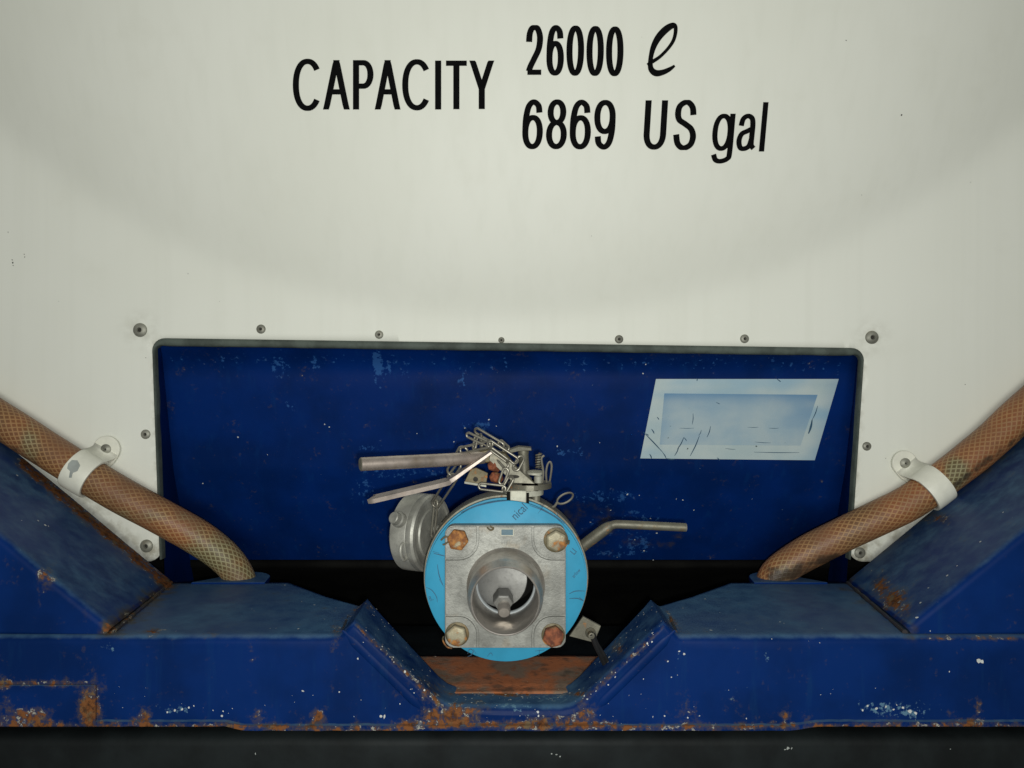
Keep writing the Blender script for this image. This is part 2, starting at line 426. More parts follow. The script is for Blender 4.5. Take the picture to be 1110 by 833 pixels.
# ================================================================= SETTING
mb = MB()
box(mb, -1.5, 1.5, 1.95, 2.0, -1.0, 1.4)
o = mb.build('dark_background', M['dark']); tag(o, None, kind='structure')  # added backdrop, near black in place of the shade between parts
mb = MB(); box(mb, -1.5, 1.5, 0.5, 2.0, -1.06, -1.0)
o = mb.build('ground', M['dark']); tag(o, None, kind='structure')

# ================================================================= CLADDING PANEL
YC = 1.10
XD, ZD, RD = P(550, -495, YC).x, P(550, -495, YC).z, 840 / F * YC
RS = 2.2; WR = 0.009
_tab = [0.0]; NT_ = 1600; RM = 2.2
for i in range(NT_):       # height from the rim inwards
    r = RM - RM * (i + 0.5) / NT_
    sl = 0.52 * min(1.4, r / RD) ** 3 / (1 + math.exp(max(-40, min(40, (r - RD) / WR))))
    _tab.append(_tab[-1] + sl * RM / NT_)
def dome(x, z):
    r = math.hypot(x - XD, z - ZD); t = max(0, min(NT_ - 1.001, (RM - r) / RM * NT_)); i = int(t)
    return _tab[i] + (_tab[i + 1] - _tab[i]) * (t - i)
def arc2(c, r, a0, a1, k=6):
    return [(c[0] + r * math.cos(math.radians(a0 + (a1 - a0) * i / k)), c[1] + r * math.sin(math.radians(a0 + (a1 - a0) * i / k))) for i in range(k + 1)]
def pz(px, py, Y=YC): v = P(px, py, Y); return (v.x, v.z)
TL, TR, BR, BL = pz(167.5, 368), pz(934, 378.5), pz(920, 609), pz(175.5, 609)
def subdiv(a, b, step=0.009):
    n = max(1, int(math.hypot(b[0] - a[0], b[1] - a[1]) / step)); return [(a[0] + (b[0] - a[0]) * i / n, a[1] + (b[1] - a[1]) * i / n) for i in range(n)]
rc = 0.016
openL = [(BL[0], BL[1])]
top_l = arc2((TL[0] + rc, TL[1] - rc), rc, 180, 90); top_r = arc2((TR[0] - rc, TR[1] - rc), rc, 90, 0)
opening = subdiv((BL[0], BL[1]), top_l[0]) + top_l[:-1] + subdiv(top_l[-1], top_r[0]) + top_r[:-1] + subdiv(top_r[-1], (BR[0], BR[1])) + [(BR[0], BR[1])]
X0, X1, Z1 = -1.02, 1.02, 0.85
zb = BL[1] - 0.004
rb = 0.02
outer = [(X1, zb), (X1, Z1), (X0, Z1), (X0, zb)]
ring = opening[:]                                   # inverted U outline
ring[0] = (BL[0], BL[1] + rb)
ring[-1] = (BR[0], BR[1] + rb)
endR = arc2((BR[0] + rb, BR[1] + rb), rb, 180, 270)
endL = arc2((BL[0] - rb, BL[1] + rb), rb, -90, 0)
bound = endL[:-1] + ring + endR[1:] + subdiv((X1, zb), (X1, Z1), 0.05) + subdiv((X1, Z1), (X0, Z1), 0.05) + subdiv((X0, Z1), (X0, zb), 0.05) + [(X0, zb)]
def inpoly(x, z, poly):
    c = False; n = len(poly); j = n - 1
    for i in range(n):
        xi, zi = poly[i]; xj, zj = poly[j]
        if (zi > z) != (zj > z) and x < (xj - xi) * (z - zi) / (zj - zi) + xi: c = not c
        j = i
    return c
pts = [Vector(p) for p in bound]; nb = len(pts)
def near_bound(x, z):
    if zb < z < TL[1] + 0.03 and TL[0] - 0.03 < x < TR[0] + 0.03:
        return any((x - b[0]) ** 2 + (z - b[1]) ** 2 < 0.005 ** 2 for b in bound)
    return False
st = 0.0095; nz = int((Z1 - zb) / st); nx = int((X1 - X0) / st)
for i in range(1, nx):
    for j in range(1, nz):
        x = X0 + i * st + (0.0 if j % 2 else st / 2); z = zb + j * st
        if x > X1 - 0.006 or z > Z1 - 0.006: continue
        if inpoly(x, z, bound) and not near_bound(x, z): pts.append(Vector((x, z)))
cv, ce, cf, *_ = geometry.delaunay_2d_cdt(pts, [(i, (i + 1) % nb) for i in range(nb)], [], 0, 1e-6)
fs = []
for f in cf:
    cx_ = sum(cv[i][0] for i in f) / len(f); cz_ = sum(cv[i][1] for i in f) / len(f)
    if inpoly(cx_, cz_, bound): fs.append(tuple(f))
def cladY(x, z): return YC - dome(x, z)
panel = thing('cladding_panel', 'white painted tank end cladding sheet with black capacity lettering and rivets', 'panel', (0, YC, zb))
mb = MB(); mb.add([(v[0], cladY(v[0], v[1]), v[1]) for v in cv], fs)
GR_P = [(152,358,11,11,.3),(945,366,11,11,.3),(172,600,22,9,.8),(933,598,12,16,.9),(925,612,14,8,1.0),(115,487,9,9,.3),(980,502,9,9,.3),(97,538,20,6,.5),(985,575,20,5,.5)]
ga = [field(*topx(v), GR_P, [((165,604),(95,548),6,.5),((925,606),(985,572),5,.6),((168,372),(174,600),2.5,.5),((934,380),(921,606),2.5,.5)]) for v in mb.v]
sheet = mb.build('cladding_sheet', M['white'], panel, smooth=60, recalc=False, attrs={'grime_shade': ga})
# orient normals to the viewer
me = sheet.data
if sum(p.normal.y for p in me.polygons) > 0: me.flip_normals()
sm = sheet.modifiers.new('thickness', 'SOLIDIFY'); sm.thickness = 0.004; sm.offset = -1
bvh_panel = BVHTree.FromPolygons([Vector((v[0], cladY(v[0], v[1]), v[1])) for v in cv], fs)

def cast(bvh, px, py, off=0.0004):
    d = P(px, py, 1.0).normalized(); loc, nor, i, dist = bvh.ray_cast(Vector((0, 0, 0)), d)
    if loc is None: return None, None
    if nor.dot(d) > 0: nor = -nor
    return loc + nor * off, nor

# --- lettering
def text_mesh(s, offset=0.0, font_shear=0.0):
    cu = bpy.data.curves.new('t', 'FONT'); cu.body = s; cu.size = 1; cu.offset = offset; cu.resolution_u = 6; cu.shear = font_shear
    ob = bpy.data.objects.new('t', cu); C.objects.link(ob)
    dg = bpy.context.evaluated_depsgraph_get(); m = ob.evaluated_get(dg).to_mesh()
    vs = [tuple(v.co[:2]) for v in m.vertices]; fs = [tuple(p.vertices) for p in m.polygons]
    ob.evaluated_get(dg).to_mesh_clear(); bpy.data.objects.remove(ob); bpy.data.curves.remove(cu)
    return vs, fs
def glyphs(mb, vs, fs, fn):
    mb.add([fn(x, y) for x, y in vs], fs)
def word(s, quad, offset=0.012, name='lettering', mat=None, track=None, label=None):
    """quad: TL, TR, BR, BL in px of the word's bounding box; each char laid by its own box from track"""
    mb = MB()
    # lay glyph by glyph
    n = len(s)
    for k, ch in enumerate(s):
        vs, fs_ = text_mesh(ch, offset)
        x0 = min(v[0] for v in vs); x1 = max(v[0] for v in vs); y0 = min(v[1] for v in vs); y1 = max(v[1] for v in vs)
        u0, u1, v0, v1 = track[k]
        def fn(x, y):
            u = u0 + (x - x0) / (x1 - x0) * (u1 - u0); v = v0 + (y - y0) / (y1 - y0) * (v1 - v0)
            tl, tr, br, bl = quad
            tx = tl[0] + (tr[0] - tl[0]) * u; ty = tl[1] + (tr[1] - tl[1]) * u
            bx = bl[0] + (br[0] - bl[0]) * u; by = bl[1] + (br[1] - bl[1]) * u
            p, _ = cast(bvh_panel, bx + (tx - bx) * v, by + (ty - by) * v, 0.0006)
            return p
        glyphs(mb, vs, fs_, fn)
    o = mb.build(name, mat or M['ink'], panel, smooth=0, recalc=False)
    if label: o['label'] = label
    return o
def tr(x0, W, boxes, H0=None):
    return [((a - x0) / W, (b - x0) / W, lo, hi) for a, b, lo, hi in boxes]
def sell(cx, cy, rx, ry, a0, a1, k=28, e=2.18):
    out = []
    for i in range(k + 1):
        t = math.radians(a0 + (a1 - a0) * i / k); c_, s_ = math.cos(t), math.sin(t)
        out.append((cx + rx * math.copysign(abs(c_) ** (2 / e), c_), cy + ry * math.copysign(abs(s_) ** (2 / e), s_)))
    return out
def cr2(pts, k=6): return [(p.x, p.y) for p in catmull([Vector((x, y, 0)) for x, y in pts], k)]
LO, HI = -9, 9
SIX = [cr2([(.94, .76), (.86, .92), (.52, 1), (.2, .9), (.03, .64), (0, .34)]), sell(.5, .325, .5, .325, 180, 540, 40)]
GL = {'C': [sell(.5, .5, .5, .5, 38, 322, 40)], 'A': [[(0, LO), (.5, HI)], [(1, LO), (.5, HI)], [(.17, .34), (.83, .34)]],
 'P': [[(0, LO), (0, HI)], [(0, 1), (.5, 1)] + sell(.5, .735, .5, .265, 90, -90, 18, 2.1) + [(.5, .47), (0, .47)]], 'I': [[(.5, LO), (.5, HI)]],
 'T': [[(-.1, 1), (1.1, 1)], [(.5, LO), (.5, 1)]], 'Y': [[(0, HI), (.5, .40)], [(1, HI), (.5, .40)], [(.5, .46), (.5, LO)]],
 '2': [cr2([(0.02, .68), (.07, .86), (.25, .98), (.5, 1.0), (.75, .98), (.95, .84), (.97, .68), (.84, .50), (.5, .31), (.18, .14), (.02, .02)]), [(-.1, 0), (1.12, 0)]],
 '0': [sell(.5, .5, .5, .5, 0, 360, 44)], '6': SIX, '9': [[(1 - x, 1 - y) for x, y in q] for q in SIX],
 '8': [sell(.5, .77, .43, .23, 0, 360, 36, 2.1), sell(.5, .27, .5, .27, 0, 360, 36, 2.1)],
 'U': [[(0, HI), (0, .3)] + sell(.5, .3, .5, .3, 180, 360, 24) + [(1, HI)]],
 'S': [cr2([(.95, .72), (.88, .89), (.62, 1), (.35, .99), (.1, .9), (.04, .74), (.15, .61), (.5, .52), (.86, .41), (1, .25), (.9, .08), (.62, 0), (.35, 0), (.1, .1), (0, .29)])],
 'g': [sell(.46, .64, .46, .36, 0, 360, 36), [(1, HI)] + cr2([(1, .9), (1, .2), (.9, .06), (.5, 0), (.18, .03), (.03, .15)])],
 'a': [cr2([(.06, .70), (.16, .91), (.45, 1), (.74, .93), (.83, .74), (.83, .4), (.84, .12), (1.02, .01)]), cr2([(.83, .62), (.5, .54), (.14, .45), (0, .25), (.1, .05), (.35, 0), (.68, .08), (.83, .32)])],
 'l': [[(.5, LO), (.5, HI)]]}
def letter(mb, ch, x0, x1, y0, y1, lean=0.0, wv=6.9, wh=6.0):
    hx, hy = wv / 2, wh / 2
    if ch in 'Il': x0, x1 = (x0 + x1) / 2 - 3, (x0 + x1) / 2 + 3
    if ch == 'A' or ch == 'Y': hx += .35
    W_, H_ = (x1 - x0) - 2 * hx, (y1 - y0) - 2 * hy
    for si, st_ in enumerate(GL[ch]):
        pts = []
        for u, v in st_:
            v = -hy / H_ if v == LO else (1 + hy / H_ if v == HI else v); u = min(1 + hx / max(W_, 1), max(-hx / max(W_, 1), u))
            pts.append(Vector((x0 + hx + u * W_, y1 - hy - v * H_)))
        flat = len(st_) == 2
        if flat and (LO in (st_[0][1], st_[1][1]) or HI in (st_[0][1], st_[1][1])):
            dd = (pts[1] - pts[0]).normalized()
            if abs(st_[0][1]) == 9: pts[0] = pts[0] - dd * 1.5
            if abs(st_[1][1]) == 9: pts[1] = pts[1] + dd * 1.5
        clean = [pts[0]]
        for p in pts[1:]:
            if (p - clean[-1]).length > .05: clean.append(p)
        pts = clean; closed = len(pts) > 8 and (pts[0] - pts[-1]).length < .3
        if closed: pts = pts[:-1]
        if len(pts) == 2: pts = [pts[0].lerp(pts[1], i / 8) for i in range(9)]
        n = len(pts); vs = []
        for i, p in enumerate(pts):
            a_ = pts[i - 1] if (i or closed) else None; b_ = pts[(i + 1) % n] if (i < n - 1 or closed) else None
            d1 = (p - a_).normalized() if a_ is not None else (b_ - p).normalized(); d2 = (b_ - p).normalized() if b_ is not None else d1
            d = (d1 + d2).normalized(); w = (wv * abs(d.y) + wh * abs(d.x)) / (abs(d.x) + abs(d.y)); k = 1 / max(.5, d.dot(d1))
            for sgn in (1, -1):
                q = p + Vector((-d.y, d.x)) * w / 2 * sgn * k; q.y = min(y1 + .0, max(y0, q.y))
                vs.append(cast(bvh_panel, q.x + lean * (y1 - q.y), q.y, 0.0006 + .00006 * si)[0])
        rng = range(n) if closed else range(n - 1)
        mb.add(vs, [(2 * i, 2 * i + 1, 2 * ((i + 1) % n) + 1, 2 * ((i + 1) % n)) for i in rng])
def writing(label, items, lean=0.0, wv=6.7, wh=5.7):
    mb = MB()
    for it in items: letter(mb, *it[:5], lean=it[5] if len(it) > 5 else lean, wv=wv, wh=wh)
    mb.build('lettering', M['ink'], panel, smooth=0, recalc=False)['label'] = label
writing('black word CAPACITY', [('C', 317.5, 349.5, 64, 120.5), ('A', 350, 379.5, 65.5, 119), ('P', 382.7, 405, 65.5, 119), ('A', 406, 434.5, 65.5, 119), ('C', 436, 468, 64.5, 120), ('I', 472, 478, 66, 119), ('T', 482, 507.5, 66, 118.7), ('Y', 508.5, 536, 66, 118.5)])
writing('black number 26000', [('2', 569.5, 588.5, 27.5, 81.5), ('6', 592, 611, 27.5, 82.3), ('0', 613.6, 632.8, 28, 82.5), ('0', 635.3, 654.2, 28.5, 82.7), ('0', 656.5, 675.5, 29, 83)], .012)
writing('black number 6869', [('6', 565.6, 588, 108, 162), ('8', 591.4, 614, 108, 162), ('6', 617, 640, 108.3, 162.2), ('9', 643.2, 666.5, 108.6, 162.5)], .025)
writing('black letters US', [('U', 696.5, 721, 109, 162.5), ('S', 728.5, 753.5, 108.5, 163)], .06)
writing('black letters gal', [('g', 769, 792.5, 123.5, 177.5, .09), ('a', 797, 819, 123.5, 164, .09), ('l', 822.5, 828, 111, 164.5, .09)], wv=5.8, wh=5.0)
# script litre sign: stroke with varying width (px)
def stroke(mb, pts, ws, bvh=None, Y=None, off=0.0006, k=8):
    c = catmull([Vector((p[0], p[1], w)) for p, w in zip(pts, ws)], k)
    vs = []
    for i, p in enumerate(c):
        d = c[min(len(c) - 1, i + 1)] - c[max(0, i - 1)]; d.z = 0; d.normalize(); nx_, ny_ = -d.y, d.x; w = max(0.15, p.z) / 2
        for s_ in (1, -1):
            q = (p.x + nx_ * w * s_, p.y + ny_ * w * s_)
            vs.append(cast(bvh, q[0], q[1], off)[0] if bvh else P(q[0], q[1], Y))
    mb.add(vs, [(2 * i, 2 * i + 1, 2 * i + 3, 2 * i + 2) for i in range(len(c) - 1)])
sc_ = 60 / 625
LP = [(120, 578), (170, 548), (260, 490), (350, 400), (412, 310), (438, 220), (437, 150), (405, 135), (330, 180), (250, 265), (195, 365), (165, 470), (155, 560), (165, 630), (215, 672), (290, 665), (370, 630), (430, 588)]
LW = [20, 30, 26, 26, 28, 30, 34, 46, 56, 54, 46, 38, 38, 46, 52, 44, 34, 18]
mb = MB(); stroke(mb, [(690 + x * sc_, 15 + y * sc_) for x, y in LP], [w * sc_ * 1.42 for w in LW], bvh_panel)
mb.build('lettering', M['ink'], panel, smooth=0, recalc=False)['label'] = 'black script letter l, the litre sign'

def fleck(mb, bvh, px, py, r, off=0.0006):
    c, n = cast(bvh, px, py, off)
    if c is None: return
    a, u, w = frame_axes(n); k = random.randint(6, 8); s = r / F * c.y; el = random.uniform(.5, 1); an = random.uniform(0, 3)
    vs = [c]
    for i in range(k):
        t = 2 * math.pi * i / k; q = s * random.uniform(.65, 1.15); x, y = q * math.cos(t), q * el * math.sin(t)
        vs.append(c + u * (x * math.cos(an) - y * math.sin(an)) + w * (x * math.sin(an) + y * math.cos(an)))
    mb.add(vs, [(0, i + 1, (i + 1) % k + 1) for i in range(k)])
# --- rivets
def rivet(px, py, rp, big=False):
    c, n = cast(bvh_panel, px, py, 0.0); r = rp / F * c.y; mb = MB()
    lathe(mb, c, n, [(r, -0.0005), (r, 0.0008), (r * .93, 0.0015), (r * .6, 0.0022 if not big else .003), (r * .36, 0.0026 if not big else .0034), (r * .30, 0.0012), (0.0001, 0.0011)], 24)
    o = mb.build('rivet', M['rivet'], panel, smooth=50)
    mb = MB(); lathe(mb, c + n * 0.0012, n, [(r * .29, 0), (r * .2, 0.0006), (0.0001, 0.0007)], 12); mb.build('rivet_core', M['hole'], o)
    if big: o['label'] = 'larger rivet with a dirty washer'
for x, y, r, b in [(152,358,7.6,1),(283,357,5,0),(411,363,4.6,0),(543.5,369,3.4,0),(671,368,4.6,0),(807,367.5,4.8,0),(945,366,7.2,1),(158,471,5.2,0),(939.5,484,4.8,0),(159,592,7,1),(932,599.5,6,0)]:
    rivet(x, y, r, b)

mb = MB()
for x, y, r in [(14,285,1.3),(13.5,282,1.1),(14.5,288,1),(27,279,1),(26.5,276,.8),(9,252,.7),(977,125,1.3),(917,44,1.1),(238,327,.5),(204,297,.7),(370,371,.5),(641,256,.5),(960,497,.9),(1046,417,.7),(64,327,.6),(1052,198,.6)]: fleck(mb, bvh_panel, x, y, r * .8, .0006)
mb.build('dark_specks', M['hole'], panel, smooth=0)['kind'] = 'stuff'
# --- rubber edging round the opening
tr_ob = thing('edge_trim', 'dull grey green rubber edging round the top and sides of the blue recess', 'rubber trim', (TL[0], YC, BL[1]))
outl = [(BL[0], BL[1] + 0.004)] + subdiv((BL[0], BL[1] + .004), top_l[0])[1:] + top_l[:-1] + subdiv(top_l[-1], top_r[0]) + top_r[:-1] + subdiv(top_r[-1], (BR[0], BR[1] + .004)) + [(BR[0], BR[1] + 0.004)]
vs = []; m_ = len(outl)
for i, p in enumerate(outl):
    a = outl[max(0, i - 1)]; b = outl[min(m_ - 1, i + 1)]; dx, dz = b[0] - a[0], b[1] - a[1]; L = math.hypot(dx, dz); nx_, nz_ = dz / L, -dx / L   # inward
    w = 0.0020 + 0.0075 * max(0, -nz_) ** 2 + 0.0006 * noise.noise(Vector((p[0] * 30, p[1] * 30, 3)))
    for k, (q, Y) in enumerate([(-0.0015, 1.0995), (-0.0012, 1.0955), (w * .3, 1.0935), (w * .8, 1.0945), (w, 1.098), (w, 1.107)]):
        vs.append((p[0] + nx_ * q, Y, p[1] + nz_ * q))
fs2 = [(i * 6 + k, i * 6 + k + 1, (i + 1) * 6 + k + 1, (i + 1) * 6 + k) for i in range(m_ - 1) for k in range(5)]
mb = MB(); mb.add(vs, fs2); mb.build('rubber_strip', M['rubber'], tr_ob, smooth=60)

# ================================================================= BLUE RECESS
rec = thing('recess_panel', 'dark blue painted recess behind the valve, carrying a faded sticker', 'panel', (0, 1.2, P(0, 607, 1.2).z))
prof = [(377, 1.108, 173, 932), (384, 1.120, 175, 930), (392, 1.132, 176, 929), (400, 1.140, 177, 928), (420, 1.145, 179, 926), (510, 1.175, 188, 916), (545, 1.198, 194, 910), (607, 1.262, 206, 900)]
mb = MB()
def interp(y):
    for a, b in zip(prof, prof[1:]):
        if y <= b[0]:
            t = (y - a[0]) / (b[0] - a[0]); return [a[k] + (b[k] - a[k]) * t for k in range(4)]
    return prof[-1]
rows = [377 + (607 - 377) * i / 44 for i in range(45)]
NXR = 150; vs = []
for y in rows:
    _, Y, xl, xr = interp(y); sk = 1.0
    for i in range(NXR + 1): vs.append(P(xl + (xr - xl) * i / NXR, y + (i / NXR - .5) * 4 * max(0, 1 - (y - 377) / 60), Y))
mb.add(vs, [(r * (NXR + 1) + i, r * (NXR + 1) + i + 1, (r + 1) * (NXR + 1) + i + 1, (r + 1) * (NXR + 1) + i) for r in range(44) for i in range(NXR)])
RS_E = [(305,398,8,12,.5),(345,392,7,8,.45),(352,392,5,10,.4),(412,395,8,14,.6),(420,400,5,10,.5),(440,405,5,12,.35),(312,440,8,5,.4),(408,418,5,8,.4),(500,410,6,14,.35),(400,535,20,14,.4),(425,515,40,8,.3),(398,485,14,9,.3),(520,462,16,5,.5),
 (655,538,30,6,.5),(665,570,30,12,.3),(695,560,22,14,.35),(655,545,12,14,.4),(665,600,26,5,.45),(690,590,16,9,.4),(760,408,12,6,.2),(640,400,40,8,.2),(615,490,22,4,.4)]
RG = [((600,555),(720,590),22,.45),((385,490),(500,520),12,.3)]
at = {'scuff': [], 'grime_shade': [], 'rust': []}
for v in mb.v:
    px, py = topx(v); at['scuff'].append(1.7 * field(px, py, RS_E, [((190,390),(920,396),8,.24), ((388,512),(500,512),9,.3)]) * (0.55 + 0.9 * max(0, noise.noise(Vector((px / 5, py / 40, 0))) + .35))); at['grime_shade'].append(field(px, py, [], RG)); at['rust'].append(0)
back = mb.build('back_plate', M['recess_blue'], rec, smooth=40, recalc=False, attrs=at)
bvh_back = BVHTree.FromPolygons(vs, [tuple(p.vertices) for p in back.data.polygons])
for side in (0, 1):
    mb = MB(); vs2 = []; rws = [377, 384, 392, 400, 420, 470, 510, 545, 607, 640]
    for y in rws:
        _, Y, xl, xr = interp(min(y, 607)); yb = y
        if y > 607: Y = 1.275; xl, xr = 212, 896
        fx = (171 + (y - 377) * 7 / 230) if side == 0 else (931 - (y - 377) * 12 / 230)
        bx_ = xl if side == 0 else xr
        for k in range(7):
            t = k / 6; Yk = 1.104 + (Y - 1.106) * t; vs2.append(P(fx + (bx_ - fx) * t, yb, Yk))
    mb.add(vs2, [(r * 7 + i, r * 7 + i + 1, (r + 1) * 7 + i + 1, (r + 1) * 7 + i) for r in range(len(rws) - 1) for i in range(6)])
    mb.build('side_plate', M['recess_blue'], rec, smooth=40)
# sticker
def decal(mb, poly, bvh, off, step=6, attr_fn=None, at=None):
    """fill a px quad (TL,TR,BR,BL) with a grid laid on the surface"""
    tl, tr_, br, bl = poly; nx_ = 24; ny_ = 14; vs = []
    for j in range(ny_ + 1):
        for i in range(nx_ + 1):
            u, v = i / nx_, j / ny_
            x = (tl[0] * (1 - u) + tr_[0] * u) * (1 - v) + (bl[0] * (1 - u) + br[0] * u) * v
            y = (tl[1] * (1 - u) + tr_[1] * u) * (1 - v) + (bl[1] * (1 - u) + br[1] * u) * v
            vs.append(cast(bvh, x, y, off)[0])
            if at is not None: at.append(attr_fn(u, v))
    mb.add(vs, [(j * (nx_ + 1) + i, j * (nx_ + 1) + i + 1, (j + 1) * (nx_ + 1) + i + 1, (j + 1) * (nx_ + 1) + i) for j in range(ny_) for i in range(nx_)])
mb = MB(); at_ = []
decal(mb, [(711, 411), (909, 411), (883, 499), (694, 497)], bvh_back, 0.0006, at=at_, attr_fn=lambda u, v: 0.5 * max(0, 1 - abs(v - .05) / .08) * max(0, u - .5) + 0.35 * max(0, u - .93) / .07)
stk = mb.build('sticker', M['stk'], rec, smooth=40, attrs={'fade': at_}); stk['label'] = 'faded pale blue and white sticker with a slanted outline, its print washed out'
mb = MB(); at_ = []
decal(mb, [(720, 426.5), (886, 428), (867.5, 483), (715, 482)], bvh_back, 0.0011, at=at_, attr_fn=lambda u, v: min(1, math.exp(-v * 7) * .8 + max(0, u - .7) * math.exp(-v * 2.2) * 1.8 + math.exp(-u * 22) * .3))
mb.build('faded_print', M['stk2'], stk, smooth=40, attrs={'fade': at_})
mb = MB()
for a, b, w in [((697,468),(718,490),1.2),((718,490),(722,497),1),((734,487),(741,474),1.1),((741,474),(744,478),.9),((731,494),(736,483),1),((748,494),(758,472),1.1),((757,472),(760,466),.7),((766,474),(770,462),.9),((750,460),(751,448),.8),((704,492),(706,497),1.3),
                ((736,464),(752,464),.5),((810,463),(822,463),.5),((833,464),(844,464),.5),((817,490),(866,490.5),.7),((818,479),(835,480),.6),((786,486),(797,487),.5),((755,410),(755,413),1),((842,411),(846,414),1),((777,496),(780,499),1),((876,470),(880,455),2.2),((880,455),(886,440),.9),((706,465),(709,470),1.2),((700,470),(703,472),1),((712,452),(714,455),1),((722,497),(731,498),1.4),((776,436),(780,438),.7)]:
    stroke(mb, [a, ((a[0] + b[0]) / 2 + .6, (a[1] + b[1]) / 2 + .3), b], [w * .4, w, w * .4], bvh_back, off=0.0015, k=3)
mb.build('scratch_marks', M['gaskedge'], stk, smooth=0)['kind'] = 'stuff'
# pale flecks on the recess paint
mb = MB()
for x, y, r in [(258,474,1.1),(220,524,1.1),(504,464,1),(492,479,.9),(290,493,.6),(740,542,1),(752,553,1),(733,541,.7),(700,395,.8),(697,405,.9),(680,536,1.3),(693,537,.9),(688,585,.8),(708,607,1),(650,480,.5),(384,371,.6),(357,463,.9),(352,460,.8),(604,484,1.1),(705,562,1),(712,578,1.2),(698,597,1.1),(640,566,1),(662,553,1.1),(530,455,1),(538,462,.8),(452,470,.6)]:
    fleck(mb, bvh_back, x, y, r)
o = mb.build('paint_flecks', M['chip'], rec, smooth=0); o['kind'] = 'stuff'

# tank underside: curved belly, coloured near black for the shade, behind and under the recess
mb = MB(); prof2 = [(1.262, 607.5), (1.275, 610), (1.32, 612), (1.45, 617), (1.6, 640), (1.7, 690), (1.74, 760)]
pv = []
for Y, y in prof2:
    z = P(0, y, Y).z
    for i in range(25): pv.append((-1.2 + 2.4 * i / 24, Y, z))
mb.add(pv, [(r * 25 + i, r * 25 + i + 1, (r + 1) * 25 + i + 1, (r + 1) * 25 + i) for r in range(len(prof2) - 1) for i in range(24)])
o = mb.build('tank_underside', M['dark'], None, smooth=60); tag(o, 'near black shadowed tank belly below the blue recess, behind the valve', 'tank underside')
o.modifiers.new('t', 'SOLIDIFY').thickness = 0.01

# ================================================================= FRAME
XM = -0.0035
YF = 0.85
def mir(v): return Vector((2 * XM - v[0], v[1], v[2]))
frame = thing('container_frame', 'blue painted steel container frame, rusty along its lower edge and V notch', 'steel frame', (XM, YF, P(0, 787, YF).z))
def loft(mb, lines, flip=False):
    n = len(lines[0]); vs = [v for l in lines for v in l]
    mb.add(vs, [((r * n + i, r * n + i + 1, (r + 1) * n + i + 1, (r + 1) * n + i) if not flip else ((r + 1) * n + i, (r + 1) * n + i + 1, r * n + i + 1, r * n + i)) for r in range(len(lines) - 1) for i in range(n - 1)])
def lerp_lines(A, B, k):  # k intermediate steps, excluding A, including B
    return [[a.lerp(b, (j + 1) / k) for a, b in zip(A, B)] for j in range(k)]
ZT = P(0, 690, YF).z
# half profile (left half) of stations: (x, ztop, yback, zback)
def fx(px, Y=YF): return (px - CX) / F * Y
def fz(py, Y=YF): return (CY - py) / F * Y
st_ = [(-0.80, ZT, 1.075), (fx(310, 1.065), ZT, 1.075), (fx(352, 1.0), ZT, 1.005), (fx(366.5), ZT, 0.962), (fx(371), fz(686), 0.950), (fx(383), fz(674), 0.934), (fx(390), fz(680.5), .930),
       (fx(470), fz(756), 0.908), (fx(481), fz(763.5), 0.905), (fx(492), fz(766.5), 0.903), (XM, fz(766.5), 0.903)]
stat = []
for a, b in zip(st_, st_[1:]):
    L = abs(b[0] - a[0]); k = max(1, int(L / 0.0042))
    for i in range(k): stat.append(tuple(a[j] + (b[j] - a[j]) * i / k for j in range(3)))
stat.append(st_[-1])
full = stat + [(2 * XM - s[0], s[1], s[2]) for s in stat[-2::-1]]
wob = lambda x, z, s: noise.noise(Vector((x * 9, z * 9, s))) * 0.0012
ZBm, ZBs = fz(791), fz(786.5)
def zbot(x): 
    px = CX + x / YF * F; t = max(0, min(1, (px - 245) / 20)) * max(0, min(1, (885 - px) / 30)); return ZBs + (ZBm - ZBs) * t
back = [Vector((s[0], s[2], s[1] + 0.001 + wob(s[0], 0, 1))) for s in full]
fr = 0.0085
tf = [Vector((s[0], YF + fr, s[1] + wob(s[0], 0, 2) * .5)) for s in full]
lines = [back] + lerp_lines(back, tf, 34)
for a in (25, 50, 75, 90):
    t = math.radians(a); lines.append([Vector((s[0], YF + fr - fr * math.sin(t), s[1] - fr * (1 - math.cos(t)) + wob(s[0], 0, 2) * .5)) for s in full])
top_front = lines[-1]
bot = [Vector((s[0], YF + wob(s[0], 1, 5) * .6, zbot(s[0]) + 0.006 + abs(wob(s[0] * 6, 1, 9)))) for s in full]
lines += lerp_lines(top_front, bot, 26)
for v_ in lines[-26:-1]:
    for v in v_: v.y += wob(v.x, v.z, 5) * .8
lines.append([v + Vector((0, -0.003, -0.0012)) for v in bot])
lines.append([Vector((v.x, v.y - .003, zbot(v.x) + .0006 * noise.noise(Vector((v.x * 60, 0, 0))))) for v in bot])
lines.append([Vector((v.x, v.y + 0.10, zbot(v.x))) for v in bot])
mb = MB(); loft(mb, lines)
beam = mb.build('cross_member', M['frame_blue'], frame, smooth=50, recalc=False, attrs=frame_attrs(mb.v))
if sum(p.normal.y * p.area for p in beam.data.polygons) > 0: beam.data.flip_normals()
s_ = beam.modifiers.new('thickness', 'SOLIDIFY'); s_.thickness = 0.005; s_.offset = -1
frame_polys = [([Vector(v) for v in mb.v], [tuple(f) for f in mb.f])]

